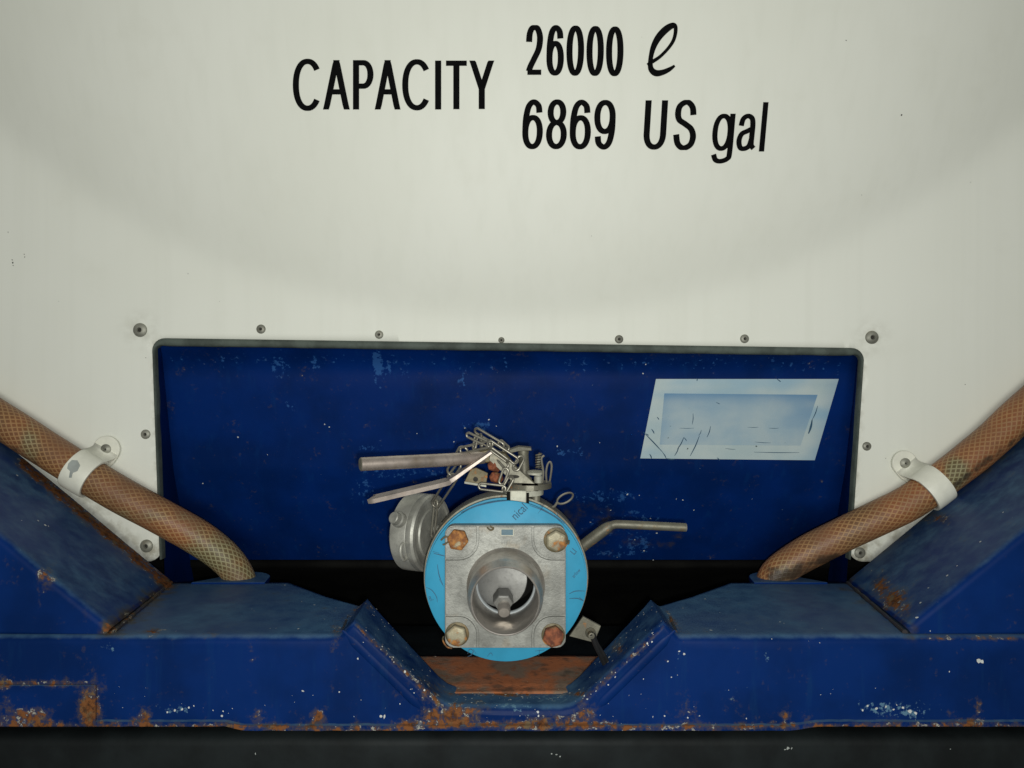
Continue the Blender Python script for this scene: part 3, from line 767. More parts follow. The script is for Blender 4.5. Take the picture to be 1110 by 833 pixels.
# diagonal braces
for side in (0, 1):
    f0 = Vector((fx(116), YF + 0.007, fz(683))); slope = (f0.z - fz(588)) / (f0.x - fx(0))
    bk0 = P(186, 630, 1.075); bk1 = P(0, 476, 1.075)
    ext = -0.80
    n = 90
    fr_line = [Vector((f0.x + (ext - f0.x) * i / n, f0.y, f0.z + slope * (ext - f0.x) * i / n)) for i in range(n + 1)]
    sb = (bk0.z - bk1.z) / (bk0.x - bk1.x)
    bk_line = [Vector((bk0.x + (ext - 0.03 - bk0.x) * i / n, 1.075, bk0.z + sb * (ext - 0.03 - bk0.x) * i / n)) for i in range(n + 1)]
    nrm = Vector((-slope, 0, 1)).normalized()      # outward normal of sloping top
    nrm = Vector((0.64, 0, 0.77))
    frr = 0.007; A = []
    bl2 = [v.copy() for v in bk_line]
    fl2 = [v + Vector((0, frr, 0)) for v in fr_line]
    lines = [[v + Vector((0, .003, -.02)) for v in bl2], bl2] + lerp_lines(bl2, fl2, 40)
    for a in (30, 60, 90):
        t = math.radians(a); lines.append([v + Vector((0, frr - frr * math.sin(t), 0)) - nrm * frr * (1 - math.cos(t)) for v in fr_line])
    tf2 = lines[-1]
    low = [Vector((v.x, f0.y, ZT + 0.0005)) if v.z > ZT + .0005 else Vector((v.x, f0.y, ZT - .004)) for v in tf2]
    lines += lerp_lines(tf2, low, 30)
    for l in lines:
        for v in l: v.y += wob(v.x, v.z, 12 + side)
    if side: lines = [[mir(v) for v in l] for l in lines]
    mb = MB(); loft(mb, lines)
    d = mb.build('diagonal_brace', M['frame_blue'], frame, smooth=50, recalc=False, attrs=frame_attrs(mb.v))
    if sum(p.normal.z * p.area for p in d.data.polygons) < 0: d.data.flip_normals()
    s_ = d.modifiers.new('thickness', 'SOLIDIFY'); s_.thickness = 0.005; s_.offset = -1
    frame_polys.append((mb.v, mb.f))
    d['label'] = 'left diagonal brace with a rusty rear edge' if side == 0 else 'right diagonal brace with an orange rust patch'

    # pressed stiffening bead beside the notch
    a = Vector((fx(371), YF + 0.0012, fz(684))); b = Vector((fx(462), YF + 0.0012, fz(773)))
    ptsb = [a.lerp(b, i / 30) for i in range(31)]; rad = [0.0056 * min(1, min(i, 30 - i) / 5 + .15) for i in range(31)]
    if side: ptsb = [mir(v) for v in ptsb]
    mb = MB(); tube(mb, ptsb, rad, 14, sq=(1, .5))
    mb.build('stiffening_bead', M['frame_blue'], frame, attrs=frame_attrs(mb.v))
    # weld beads
    mb = MB()
    def weld(p, q, r=0.0026):
        k = int((q - p).length / 0.006); pt = [p.lerp(q, i / k) + Vector((0, 0, .0006 * noise.noise(Vector((i * 1.3, side, 4))))) for i in range(k + 1)]
        if side: pt = [mir(v) for v in pt]
        mb = MB(); tube(mb, pt, [r * random.uniform(.75, 1.2) for _ in pt], 8)
        mb.build('weld_bead', M['frame_blue'], frame, attrs={**frame_attrs(mb.v), 'grime_shade': [0.9] * len(mb.v)})
    weld(Vector((fx(117), YF + .010, ZT + .001)), Vector((bk0.x + .001, 1.072, ZT + 0.002)))
    weld(Vector((fx(368), YF + .012, ZT + .001)), Vector((fx(378, .93), .93, fz(668, .93))), .002)
    # tab holding the hose end
    mb = MB(); hx = fx(261, 1.09); pp = []
    for i in range(13):
        t = math.pi * i / 12; pp.append(Vector((hx + .002 + .036 * math.cos(t), 1.094 + .034 * math.sin(t), ZT + .0035)))
    pp = [Vector((hx + .04, 1.068, ZT + .0035))] + pp + [Vector((hx - .06, 1.068, ZT + .0035))]
    if side: pp = [mir(v) for v in pp]
    prism(mb, pp, (0, 0, -0.007)); mb.build('hose_tab', M['frame_blue'], frame, bevel=0.001)
# doubler plate low on the left
mb = MB(); box(mb, -0.80, fx(105), YF - 0.0035, YF + .0005, fz(787), fz(742))
bmx = bmesh.new(); tmp = bpy.data.meshes.new('t'); tmp.from_pydata(mb.v, [], mb.f); bmx.from_mesh(tmp); 
bmesh.ops.recalc_face_normals(bmx, faces=bmx.faces)
bmesh.ops.subdivide_edges(bmx, edges=[e for e in bmx.edges if e.calc_length() > .02 and abs(e.verts[0].co.x - e.verts[1].co.x) > .1], cuts=110, use_grid_fill=True)
bmesh.ops.subdivide_edges(bmx, edges=[e for e in bmx.edges if abs(e.verts[0].co.z - e.verts[1].co.z) > .03], cuts=14, use_grid_fill=True)
mb = MB(); mb.add([v.co.copy() for v in bmx.verts], [tuple(v.index for v in f.verts) for f in bmx.faces]); bmx.free()
o = mb.build('doubler_plate', M['frame_blue'], frame, attrs=frame_attrs(mb.v), bevel=0.0012); o['label'] = 'patch plate with rust eaten edges'
# rusty support plate behind the notch
mb = MB(); px0, px1 = fx(395, .95), fx(708, .95)
n = 60; lines = []
for j in range(24):
    Y = 0.885 + (1.0 - .885) * j / 23; lines.append([Vector((px0 + (px1 - px0) * i / n, Y, fz(766.5) + .003 - .001 * (j < 4) + wob(px0 + (px1 - px0) * i / n, Y, 30))) for i in range(n + 1)])
loft(mb, lines); o = mb.build('support_plate', M['rustplate'], frame, smooth=60, recalc=False)
if o.data.polygons[0].normal.z < 0: o.data.flip_normals()
s_ = o.modifiers.new('t', 'SOLIDIFY'); s_.thickness = 0.008; s_.offset = -1
o['label'] = 'brown rusted plate lying behind the V notch'
# pale chips in the paint
av, af = [], []
for vv, ff in frame_polys:
    o_ = len(av); av += vv; af += [tuple(i + o_ for i in f) for f in ff]
bvh_frame = BVHTree.FromPolygons(av, af)
mb = MB()
for x, y, r in [(309,635,1.6),(327,653,1.2),(341,656.5,1.5),(323,682.5,1.7),(299,682,1),(191,685,1),(293,682,.8),(328.6,749,2.2),(367.6,750,1.2),(388,714,1.9),(66,749,1.3),(241,776,2.4),(242,771,1.5),(18,516,1.8),(41,565,1.8),(49,570,2.4),(52,571,1.8),(23,565,1),
    (771,684,2.6),(846,675,1.8),(850,676.5,1.2),(724,717,1.8),(741,709,2.2),(736,706,1.5),(1061,716,4),(1064,717,3.4),(1029,728,1.6),(994,670,3),(998,654,2),(1007,638,1.8),(1027,624.5,2.6),(1038,614,1.5),(1063,588,2),(1088,556,1.6),(728,734,1.2),
    (417,777,3.6),(413,776.5,2.6),(438.5,728.5,2.6),(426,713,1.8),(421,704,2),(583,772,2.4),(584,776,2),(410,683,.9),(436,717,1),(457,727,1),(466,728,1.6),(463,733,1.2),(449,751,1.2),(447,747,.9),(434,763,1),(661,713,2.4),(668,706,2),(673,701,1.6),(664,717,1.8),(718,668,1.4),(712,664,1.2),(700,684,1.5),(692,694,1.4),(716,660,1.4),
    (680,718,1.4),(697,736,1.1),(540,751,2.6),(548,754,2.2),(560,752,2.8),(566,756,2.2),(572,751,1.8),(605,757,1.8),(618,752,2),(628,748,1.6),(596,750,1.4),(512,758,1.3),(520,752,1.4),(497,747,1.4),(585,758,1.6),(553,759,2),(640,735,1.4),
    (252,768,1),(231,770,1.1),(210,765,1.5),(205,767,2),(198,769,2.2),(190,770,2),(182,772,1.8),(940,765,1.8),(950,768,2.4),(960,766,2),(968,769,2),(978,767,2.2),(986,771,3.4),(992,773,3),(935,770,1.8),(972,764,1.4),(900,752,.9),(889,753,.9),(1008,684,1),(891,682,1),(797,683,.9),(275,663,.8),(273,661,.8),
    (364,660,1),(352,672,1),(377,668,1.2),(780,665,.8),(764,650,1.8),(740,660,1.2),(809,779,1.4),(745,778,1.6),(720,776,1.4),(708,777,1.4),(758,776,1.2)]:
    fleck(mb, bvh_frame, x + random.uniform(-.4, .4), y, r * .72, 0.0007)
for i in range(90):
    x = random.choice([random.uniform(120, 1000), random.uniform(480, 660)]); y = random.choice([random.gauss(772, 10), random.uniform(650, 780), random.uniform(745, 765)])
    if y < 786: fleck(mb, bvh_frame, x, y, random.uniform(.25, .6), 0.0007)
for i in range(120):                                # flecks along the notch edges
    t = random.random(); e = random.choice([((386, 676), (478, 762)), ((724, 672), (632, 762)), ((395, 655), (470, 725)), ((710, 657), (645, 725)), ((484, 757), (626, 757))])
    fleck(mb, bvh_frame, e[0][0] + (e[1][0] - e[0][0]) * t + random.gauss(0, 2.5), e[0][1] + (e[1][1] - e[0][1]) * t + random.gauss(0, 3), random.uniform(.3, 1.2), .0007)
o = mb.build('paint_chips', M['chip'], frame, smooth=0); o['kind'] = 'stuff'

# ================================================================= LOWER RAIL
rail = thing('chassis_rail', 'dark grey painted rail running below the blue frame, its top edge catching light', 'rail', (0, .9, -.55))
mb = MB(); zt = fz(797, .862)
n = 80; xs = [-1.0 + 2.0 * i / n for i in range(n + 1)]
secs = [(1.25, zt), (.876, zt), (.868, zt - .0018), (.8625, zt - .006), (.861, zt - .012), (.861, zt - .05), (.861, zt - .16), (1.25, zt - .16)]
loft(mb, [[Vector((x, Y + wob(x, z, 41) * .8, z + wob(x * 1.5, Y, 40) * .9)) for x in xs] for Y, z in secs]); o = mb.build('rail_beam', M['rail'], rail, smooth=60)
bvh_rail = BVHTree.FromPolygons(mb.v, mb.f); mb = MB()
for x, y, r in [(854, 811, 2.6), (858, 811, 2), (851, 812.5, 1.6), (277, 817, 1.6), (603, 818, 2), (598, 817, 1.5), (607, 820, 1.4), (1030, 812, .9)]: fleck(mb, bvh_rail, x, y, r * .8)
mb.build('paint_flecks', M['chipgrey'], rail, smooth=0)['kind'] = 'stuff'

# ================================================================= HOSES
def hose(label, P3, r0, old, gl, loc):
    t = thing('drain_hose', label, 'hose', loc, 'braided hoses beside the recess')
    c = catmull(P3, 22); mb = MB(); rr = []
    for i, p in enumerate(c): rr.append(r0(i / (len(c) - 1)) + 0.0005 * noise.noise(p * 25))
    tube(mb, c, rr, 48, uv=True)
    at = {'old': [], 'grime_shade': []}
    for v in mb.v:
        px, py = topx(v); at['old'].append(field(px, py, old, [])); at['grime_shade'].append(field(px, py, [], gl))
    mb.build('hose_tube', M['hose'], t, smooth=60, recalc=True, attrs=at); return c
YH = 1.069
hl = [P(-150, 372, YH), P(-70, 412, YH), P(0, 455, YH), P(45, 484, YH), P(91, 513, YH), P(133, 538, YH + .002), P(176, 561, YH + .008), P(215, 583, YH + .018), P(243, 604, 1.093), P(259, 625, 1.098), P(266, 650, 1.098)]
cl = hose('brown braided hose on the left, running down into the frame tab', hl, lambda t: 0.0238 - 0.0042 * max(0, (t - .68) / .32), [(235, 605, 40, 30, .85), (32, 480, 14, 20, .7), (262, 628, 30, 20, .9), (140, 560, 90, 9, .6)], [((120,560),(240,628),5,.6),((0,478),(60,520),5,.6)], P(262, 625, 1.09))  # dark lines along the lower edge paint the hose's own shade
hr = [P(1290, 290, YH), P(1200, 365, YH), P(1110, 445, YH), P(1079, 474, YH), P(1048, 500, YH), P(1008, 530, YH), P(982, 547, YH + .002), P(950, 562.5, YH + .006), P(911, 581, YH + .014), P(872, 601, YH + .022), P(846, 618, 1.096), P(836, 632, 1.098), P(832, 655, 1.098)]
cr = hose('orange brown braided hose on the right, grimy where it enters the frame tab', hr, lambda t: 0.0232 - 0.0034 * max(0, (t - .72) / .28), [(1037, 513, 14, 18, .95), (848, 618, 18, 16, .6)], [((836,628),(905,605),8,.8),((905,612),(1000,566),4,.8),((1010,545),(1110,470),4,.7),((838,622),(842,630),12,.9)], P(838, 628, 1.09))  # grime at the tab; the lower-edge lines are painted shade

# clamps
def clamp(label, cpx, dirp, tabpx, rtab, halfw, chip=None):
    Y = YH; c = P(cpx[0], cpx[1], Y); d = (P(dirp[0], dirp[1], Y) - c).normalized()
    t = thing('hose_clamp', label, 'clamp', P(tabpx[0], tabpx[1], 1.097), 'white clamps holding the hoses')
    mb = MB(); r = 0.0245; hw = halfw
    lathe(mb, c, d, [(r, -hw), (r + .0008, -hw - .0006), (r + .0034, -hw), (r + .004, -hw + .002), (r + .0042, 0), (r + .004, hw - .002), (r + .0034, hw), (r + .0008, hw + .0006), (r, hw)], 56, close=True)
    band = mb.build('band', M['clip'], t, smooth=50)
    # tab: flat tongue from the band to the bolt
    tc = P(tabpx[0], tabpx[1], 1.0975); e = Vector((tc.x - c.x, 0, tc.z - c.z)); L = e.length; e.normalize(); s = Vector((e.z, 0, -e.x)); R = rtab / F * 1.1
    pp = []
    for i in range(17):
        a = -math.pi / 2 + math.pi * i / 16; pp.append(Vector((tc.x, 1.0935, tc.z)) + e * R * math.cos(a) + s * R * math.sin(a))
    b0 = Vector((c.x, 1.0935, c.z)) + e * (r + .000)
    pp += [b0 + s * R * .98, b0 - e * .012 + s * hw * .9, b0 - e * .012 - s * hw * .9, b0 - s * R * .98]
    mb = MB(); prism(mb, pp, (0, 0.0045, 0)); mb.build('tab', M['clip'], t, bevel=0.0012)
    # fold where the band turns down on to the panel
    mb = MB(); vs = []; prof_ = [(math.sin(math.radians(g)) * (r + .0036), c.y - math.cos(math.radians(g)) * (r + .0036)) for g in (62, 70, 78, 86)] + [(r + .0044, 1.078), (r + .0052, 1.086), (r + .0075, 1.0915), (r + .0115, 1.0930)]
    for i, (ee, yy) in enumerate(prof_):
        k = i / (len(prof_) - 1)
        for s2 in (-1, 1):
            q = Vector((c.x, 0, c.z)) + e * ee + s * s2 * (hw * .98 + (R * .95 - hw * .98) * k); q.y = yy; vs.append(q)
    mb.add(vs, [(2 * i, 2 * i + 1, 2 * i + 3, 2 * i + 2) for i in range(len(prof_) - 1)])
    o = mb.build('fold', M['clip'], t, smooth=80); q_ = o.modifiers.new('t', 'SOLIDIFY'); q_.thickness = .0025
    rb_ = 5.6 / F * 1.09; mb = MB(); cc = Vector((tc.x, 1.0935, tc.z))
    lathe(mb, cc, (0, -1, 0), [(rb_, 0), (rb_, .0012), (rb_ * .85, .002), (rb_ * .5, .0032), (rb_ * .35, .0036), (rb_ * .25, .0022), (.0001, .002)], 24)
    s_ = mb.build('screw', M['rivet'], t, smooth=50)
    mb = MB(); lathe(mb, cc, (0, -1, 0), [(rb_ * .24, .002), (.0001, .0028)], 10); mb.build('screw_core', M['hole'], s_)
    if chip:
        bv = BVHTree.FromPolygons([v + parent_world(t) for v in [x.co.copy() for x in band.data.vertices]], [tuple(p.vertices) for p in band.data.polygons])
        mb = MB(); cen = (sum(p[0] for p in chip) / len(chip), sum(p[1] for p in chip) / len(chip)); vs = [cast(bv, cen[0] + (p[0] - cen[0]) * k_, cen[1] + (p[1] - cen[1]) * k_, .0006)[0] for k_ in (1, .75, .5, .25) for p in chip]
        if all(v is not None for v in vs):
            n_ = len(chip); mb.add(vs, [(r_ * n_ + i, r_ * n_ + (i + 1) % n_, (r_ + 1) * n_ + (i + 1) % n_, (r_ + 1) * n_ + i) for r_ in range(3) for i in range(n_)] + [tuple(range(3 * n_, 4 * n_))]); mb.build('bare_patch', M['chipgrey'], band, smooth=0)
clamp('white clamp round the left brown hose, grey chip in its paint', (91, 513.5), (133, 538), (116.5, 487), 14.5, 0.0165,
      [(78, 499), (84, 499.5), (87, 505), (84, 511), (79, 513), (78, 518), (75, 518), (76, 511), (73, 508), (74, 503)])
clamp('white clamp round the orange brown right hose, unchipped', (1010, 528.5), (1048, 500), (979.5, 502), 13.5, 0.0145)

# ================================================================= OUTLET VALVE
VX, VZ = fx(548.5, .83), fz(627, .83)
AX = lambda Y: Vector((VX, Y, VZ)); FWD = (0, -1, 0)
valve = thing('outlet_valve', 'steel outlet valve with square bolted flange on a bright blue gasket disc', 'valve', (VX, .83, VZ - .09))
# gasket disc, with small facets of wear
mb = MB(); RG_ = 88.5 / F * .83
RG_ = 87.2 / F * .812; GC = Vector((VX, .816, fz(630.2, .812)))
lathe(mb, GC, FWD, [(.034, 0), (RG_, 0), (RG_ + .0002, .0015), (RG_, .0035), (RG_ - .0006, .004), (.034, .004)], 96, close=True)
gask = mb.build('gasket', M['gasket'], valve, smooth=40)
GY = .812 - .0004
mb = MB(); lathe(mb, AX(.832), FWD, [(.06, 0), (.0850, 0), (.0854, .002), (.0850, .0055), (.06, .0055)], 96, close=True); mb.build('backing_ring', M['gasket'], valve, smooth=40)
for pts_, w in [([(470,600),(478,602),(482,603)],1.0),([(469,598),(476,600)],.8),([(474,612),(476,624),(480,634)],.9),([(476,628),(481,636)],.8),([(462,637),(468,640),(473,647),(474,653)],.7),
                ([(617,644),(624,641),(634,641)],.9),([(617,649),(626,649),(633,652)],.9),([(628,648),(632,651)],1.2),
                ([(500,556),(516,549),(535,544.5),(550,543)],1.2),([(574,548),(590,554),(604,562),(612,568)],1.2),([(604,556),(605,561)],1.1),([(586,550),(590,547)],.8),([(583,557),(588,550),(585,547)],.6),  # the two long arcs paint the dark edge of the gasket's step
                ([(507,712),(511,710),(513,706),(509,704),(507,709)],.8),([(528,712),(532,708),(534,711)],.6),([(585,705),(584,711)],.8),([(580,706),(590,705)],.8),([(513,704),(516,709)],.6),([(466,652),(470,650)],.6)]:
    mb = MB(); stroke(mb, pts_, [w * .5] + [w] * (len(pts_) - 2) + [w * .5], Y=GY, k=5); mb.build('ink_and_step_line', M['gaskedge'], gask, smooth=0, recalc=False)
def gtext(s, cx_, cy_, h, ang, off=0.0, wscale=.8):
    mb = MB(); vs, fs_ = text_mesh(s, off); x0 = min(v[0] for v in vs); x1 = max(v[0] for v in vs); ca, sa = math.cos(math.radians(ang)), math.sin(math.radians(ang))
    sc = h / .7
    def fn(x, y):
        X = (x - (x0 + x1) / 2) * sc * wscale; Y_ = (y - .35) * sc; return P(cx_ + X * ca - Y_ * sa, cy_ - (X * sa + Y_ * ca), GY)
    glyphs(mb, vs, fs_, fn); mb.build('printed_word', M['gaskedge'], gask, smooth=0, recalc=False)
gtext('nical', 562.5, 554.5, 9.5, 44, wscale=.8); gtext('LI', 621.5, 598, 6.5, 50); gtext('arlow', 624.5, 621.5, 4.2, 47, wscale=.8); gtext('R', 466.5, 648.5, 4.5, 20)
# rear flange (slightly behind and proud of the gasket), body and neck
mb = MB(); lathe(mb, AX(.872), FWD, [(.05, 0), (.0862, 0), (.0876, .003), (.0876, .034), (.0868, .0375), (.07, .0376), (.07, .055), (.05, .055)], 96, close=True)
mb.build('rear_flange', M['dull'], valve, smooth=40)
mb = MB(); lathe(mb, AX(1.0), FWD, [(.045, -.12), (.05, 0), (.062, .04), (.066, .10), (.05, .135)], 48); mb.build('valve_body', M['dull'], valve, smooth=50)
# square flange plate
def sq(x0, x1, y0, y1, Y):
    a = P(x0, y1, Y); b = P(x1, y0, Y); return a.x, b.x, a.z, b.z
PX0, PX1, PZ0, PZ1 = sq(482, 613.5, 570.5, 703.5, .795)
mb = MB()
holed(mb, rrect(PX0, PX1, PZ0, PZ1, .009), (VX, VZ), .0328, .798, .8115)
# raised layer: cross plus four ears with grooves between
e1 = .0365 ; gp = .0010; RP = .032
def cross_poly():
    out = []
    for sx, sz, a0 in ((1, 1, 0), (-1, 1, 1), (-1, -1, 2), (1, -1, 3)):
        X = PX1 if sx > 0 else PX0; Z = PZ1 if sz > 0 else PZ0
        pa = []
        cx0, cz0 = X, Z; Re = .0345
        # concave arc hugging the ear: ear outline = straight, quarter-round corner, straight
        q = .020
        arc = [(X, Z - sz * Re)] + [(X - sx * (Re - q) - sx * q * math.sin(math.radians(t)), Z - sz * (Re - q) - sz * q * math.cos(math.radians(t))) for t in (0, 15, 30, 45, 60, 75, 90)] + [(X - sx * Re, Z)]
        if a0 in (1, 3): arc = arc[::-1]
        out += arc
    return out
cp = cross_poly()
ins = .0009
holed(mb, [(min(PX1 - ins, max(PX0 + ins, x)), min(PZ1 - ins, max(PZ0 + ins, z))) for x, z in cp], (VX, VZ), .0328, .7950, .7978)
for sx in (1, -1):
    for sz in (1, -1):
        X = PX1 if sx > 0 else PX0; Z = PZ1 if sz > 0 else PZ0; Re = .0345 - .0022; q = .0185; ro = .009
        pa = [(X - sx * ins, Z - sz * Re)] + [(X - sx * (Re - q) - sx * q * math.sin(math.radians(t)), Z - sz * (Re - q) - sz * q * math.cos(math.radians(t))) for t in (0, 15, 30, 45, 60, 75, 90)] + [(X - sx * Re, Z - sz * ins)]
        pa += [(X - sx * ro + sx * (ro - ins) * math.sin(math.radians(t)), Z - sz * ro + sz * (ro - ins) * math.cos(math.radians(t))) for t in (0, 30, 60, 90)]
        prism(mb, [Vector((x, .7953, z)) for x, z in pa], (0, .0025, 0))
plate = mb.build('flange_plate', M['cast'], valve, bevel=0.0006)
mb = MB(); a, b, c_, d_ = sq(543.5, 556, 574, 580, .7945); prism(mb, [Vector((x, .7938, z)) for x, z in rrect(a - .0012, b + .0012, c_ - .0012, d_ + .0010, .001)], (0, .001, 0)); mb.build('slot_lip', M['pale'], plate, bevel=.0003)
mb = MB(); box(mb, a, b, .7931, .7942, c_, d_); mb.build('marker_slot', M['teal'], plate)
mb = MB()   # cast-in writing, shallow and worn
def etext(s, cx_, cy_, h, Y, ws=.8):
    vs, fs_ = text_mesh(s, .0); x0 = min(v[0] for v in vs); x1 = max(v[0] for v in vs); sc = h / .7
    glyphs(mb, vs, fs_, lambda x, y: P(cx_ + (x - (x0 + x1) / 2) * sc * ws, cy_ - (y - .35) * sc, Y))
etext('HTI', 548, 588, 4.6, .7947, .9); etext('3"  BSP', 549, 596, 4.8, .7947, .95)
mb.build('cast_writing', m_steel('cast_writing_steel', (128, 130, 126), .55, .4, .5, stain=.2), plate, smooth=0, recalc=False)
# spout
RO, RI = .0366, 35.6 / F * .745
YS = .742
mb = MB(); h0 = .795 - YS
lathe(mb, AX(YS), (0, 1, 0), [(RI - .0002, .0015), (RI + .0003, .0), (RI + .0010, -.0004), (RI + .0018, .0002), (RO - .0016, .010), (RO - .0004, .014), (RO, .017), (RO, h0 - .006), (RO + .0012, h0 - .002), (RO + .004, h0 + .0012), (RO + .0038, h0 + .006), (RI - .0008, h0 + .010), (RI - .0008, h0 - .004)], 96, close=True)
mb.build('spout', M['spout'], valve, smooth=40)
# the hole through the plate is closed inside by the spout; throat, seat ring, disc and stud
mb = MB(); lathe(mb, AX(.8035), (0, 1, 0), [(RI + .0010, 0), (RI - .0018, .0004), (RI - .0026, .0012), (RI - .0026, .005), (RI + .0010, .0055)], 80, close=True)
mb.build('seat_ring', M['seat'], valve, smooth=50)
mb = MB(); lathe(mb, AX(.86), (0, 1, 0), [(.034, -.052), (.034, 0), (.0001, .0)], 64, caps=False); mb.build('inner_chamber', M['dark'], valve, smooth=40)  # coloured near black to put the bore's shade into the chamber
mb = MB(); tilt = Vector((-.30, -1, .10)).normalized(); cd = AX(.818) + Vector((-.0068, 0, .0035))
lathe(mb, cd, tilt, [(.0001, -.003), (.0292, -.0028), (.0300, -.001), (.0296, .0006), (.018, .0034), (.0001, .0046)], 80)
disc = mb.build('valve_disc', M['disc'], valve, smooth=50)
NC = P(545.5, 651.5, .796); na = Vector((0.04, -1, -.42)).normalized()
mb = MB(); lathe(mb, NC, na, [(.0104, -.009), (.0104, .0030), (.0096, .0046), (.0001, .0048)], 6, rot=0.02)
nut = mb.build('disc_nut', M['disc'], disc, smooth=20, bevel=.0006)
mb = MB(); lathe(mb, NC + Vector((.0006, -.001, -.003)), na, [(.0062, -.004), (.0062, .0125), (.0054, .0138), (.0001, .0141)], 28); mb.build('stud', M['spout'], nut, smooth=40)
# bolts
for (bx_, by_, mt, rot, lab, wr) in [(496, 586, 'rustbolt', .15, 'bolt head covered in orange rust', 0), (603, 587, 'rustbolt2', .5, 'bolt head with yellow brown staining', 13.4), (495, 690, 'rustbolt2', .3, 'bolt head rusted along its lower half', 13), (600, 691, 'rustbolt3', .75, 'bolt head with dark red rust', 12.8)]:
    c_ = P(bx_, by_, .788)
    mb = MB(); rb_ = 11.9 / F * .788
    lathe(mb, Vector((c_.x, .7955, c_.z)), FWD, [(rb_, 0), (rb_, .0072), (rb_ * .90, .0084), (rb_ * .55, .0090), (.0001, .0088)], 6, rot=rot)
    o = mb.build('bolt', M[mt], valve, smooth=20, bevel=.0010); o['label'] = lab; o.location = (0, 0, 0)
    if wr:
        mb = MB(); r_ = wr / F * .795; lathe(mb, Vector((c_.x, .7956, c_.z)), FWD, [(r_, 0), (r_, .0012), (r_ * .9, .0017), (.0001, .0017)], 36); mb.build('washer', M['brownsteel'], o, smooth=40)
# locking wire ends at the bolts
mb = MB()
for pts_ in [[(478,586),(483,582),(488,585),(484,589),(480,591)], [(612,586),(616,590),(617,586)], [(481,690),(480,694),(484,701),(490,703)], [(528,572),(532,575),(535,573),(531,571)]]:
    mb = MB(); tube(mb, catmull([P(x, y, .790) for x, y in pts_], 5), .0008, 8); mb.build('locking_wire', M['brownsteel'], valve)
# --- valve top works
mb = MB(); a, b, c_, d_ = sq(553, 570.5, 532, 547, .82); box(mb, a, b, .8185, .87, c_, d_); mb.build('neck_block', M['pale'], valve, bevel=.001)
mb = MB(); a, b, c_, d_ = sq(549.3, 573.5, 535, 548, .822); box(mb, a, b, .8225, .868, c_, d_); mb.build('neck_gap_shade', M['dark'], valve)  # dark box painting the shade in the gaps beside the neck
def stadium(x0, x1, y0, y1, z, h, k=10):
    ry = (y1 - y0) / 2; out = []
    for i in range(k + 1):
        t = -math.pi / 2 + math.pi * i / k; out.append(Vector((x1 - ry + ry * math.cos(t), (y0 + y1) / 2 + ry * math.sin(t), z)))
    for i in range(k + 1):
        t = math.pi / 2 + math.pi * i / k; out.append(Vector((x0 + ry + ry * math.cos(t), (y0 + y1) / 2 + ry * math.sin(t), z)))
    return out
zf = fz(537, .83)
mb = MB(); prism(mb, stadium(fx(546, .83), fx(590, .83), .826, .872, zf - .0015, 0), (0, 0, .0058)); mb.build('lower_mount', M['pale'], valve, bevel=.0008)
mb = MB(); prism(mb, stadium(fx(550, .83), fx(599, .83), .824, .880, zf + .0050, 0), (0, 0, .0058)); mt_ = mb.build('mount_plate', M['dull'], valve, bevel=.0016)
mb = MB(); lathe(mb, P(581, 541, .84), (0, -.25, -1), [(.0046, -.008), (.0046, .002), (.003, .0045), (.0001, .005)], 20); mb.build('hanging_bolt', M['dull'], valve)
mb = MB(); s0 = P(569, 512, .862); lathe(mb, Vector((s0.x, .862, zf + .010)), (-.05, 0, 1), [(.0078, 0), (.0078, .004), (.0056, .0055), (.0054, .030), (.0060, .032), (.0060, .036)], 28); mb.build('stem', M['dull'], valve)
mb = MB(); prism(mb, [P(545, 485, .855), P(553, 487.5, .853), P(562, 484.5, .85), P(576, 485.5, .85), P(576.5, 489, .85), P(562, 489.5, .85), P(552, 492, .853), P(544, 490, .855)], (0, .018, .0)); mb.build('stem_cap', M['dull'], valve, bevel=.0008)
mb = MB(); lathe(mb, P(580, 512, .85), (0, -.12, 1), [(.0088, -.0015), (.0088, .0006), (.0001, .0012)], 32); mb.build('stem_washer', M['pale'], valve)
mb = MB(); lathe(mb, P(583.5, 524, .848), (0, 0, 1), [(.0046, 0), (.0046, .007), (.0036, .008), (.0036, .011), (.0001, .0112)], 20); mb.build('mount_bolt', M['pale'], valve)
mb = MB(); lathe(mb, P(556, 524, .843), (0, 0, 1), [(.0036, 0), (.0036, .004), (.0001, .005)], 6); mb.build('mount_bolt', M['dull'], valve)
# black spring housing and lead wires to the right of the stem
mb = MB()
hc = [P(584 + 3.2 * math.cos(i * .8), 508 - i * .33, .862 + .004 * math.sin(i * .8)) for i in range(50)]
tube(mb, hc, .0009, 8); mb.build('return_spring', M['dull'], valve)
mb = MB(); lathe(mb, P(584, 508, .864), (0, 0, 1), [(.0026, 0), (.0026, .015), (.0001, .016)], 16); mb.build('spring_core', M['blackrub'], valve)
mb = MB()
for pts_ in [[(592.5,523),(592,513),(593.5,504),(596.5,501),(598,507),(596,522)], [(588,524),(589,512),(587,498),(590,494)]]:
    tube(mb, catmull([P(x, y, .842) for x, y in pts_], 6), .0011, 8)
mb.build('seal_wire', M['chain'], valve)
# round lever
def bar(mb, pts, r, n=20): tube(mb, catmull(pts, 8), r, n)
mb = MB(); bar(mb, [P(391, 503.5, .792), P(430, 501.5, .808), P(470, 499.5, .826), P(505, 497.5, .842), P(524, 496, .85)], .0069)
lev = mb.build('round_lever', M['bar'], valve, smooth=50); lev['label'] = 'straight round bar lever pointing left'
mb = MB(); d0 = (P(391, 503.5, .792) - P(430, 501.5, .808)).normalized(); lathe(mb, P(391, 503.5, .792) + d0 * .0002, d0, [(.0066, 0), (.0060, .0005), (.0001, .0005)], 24); mb.build('bar_end', M['dull'], lev)
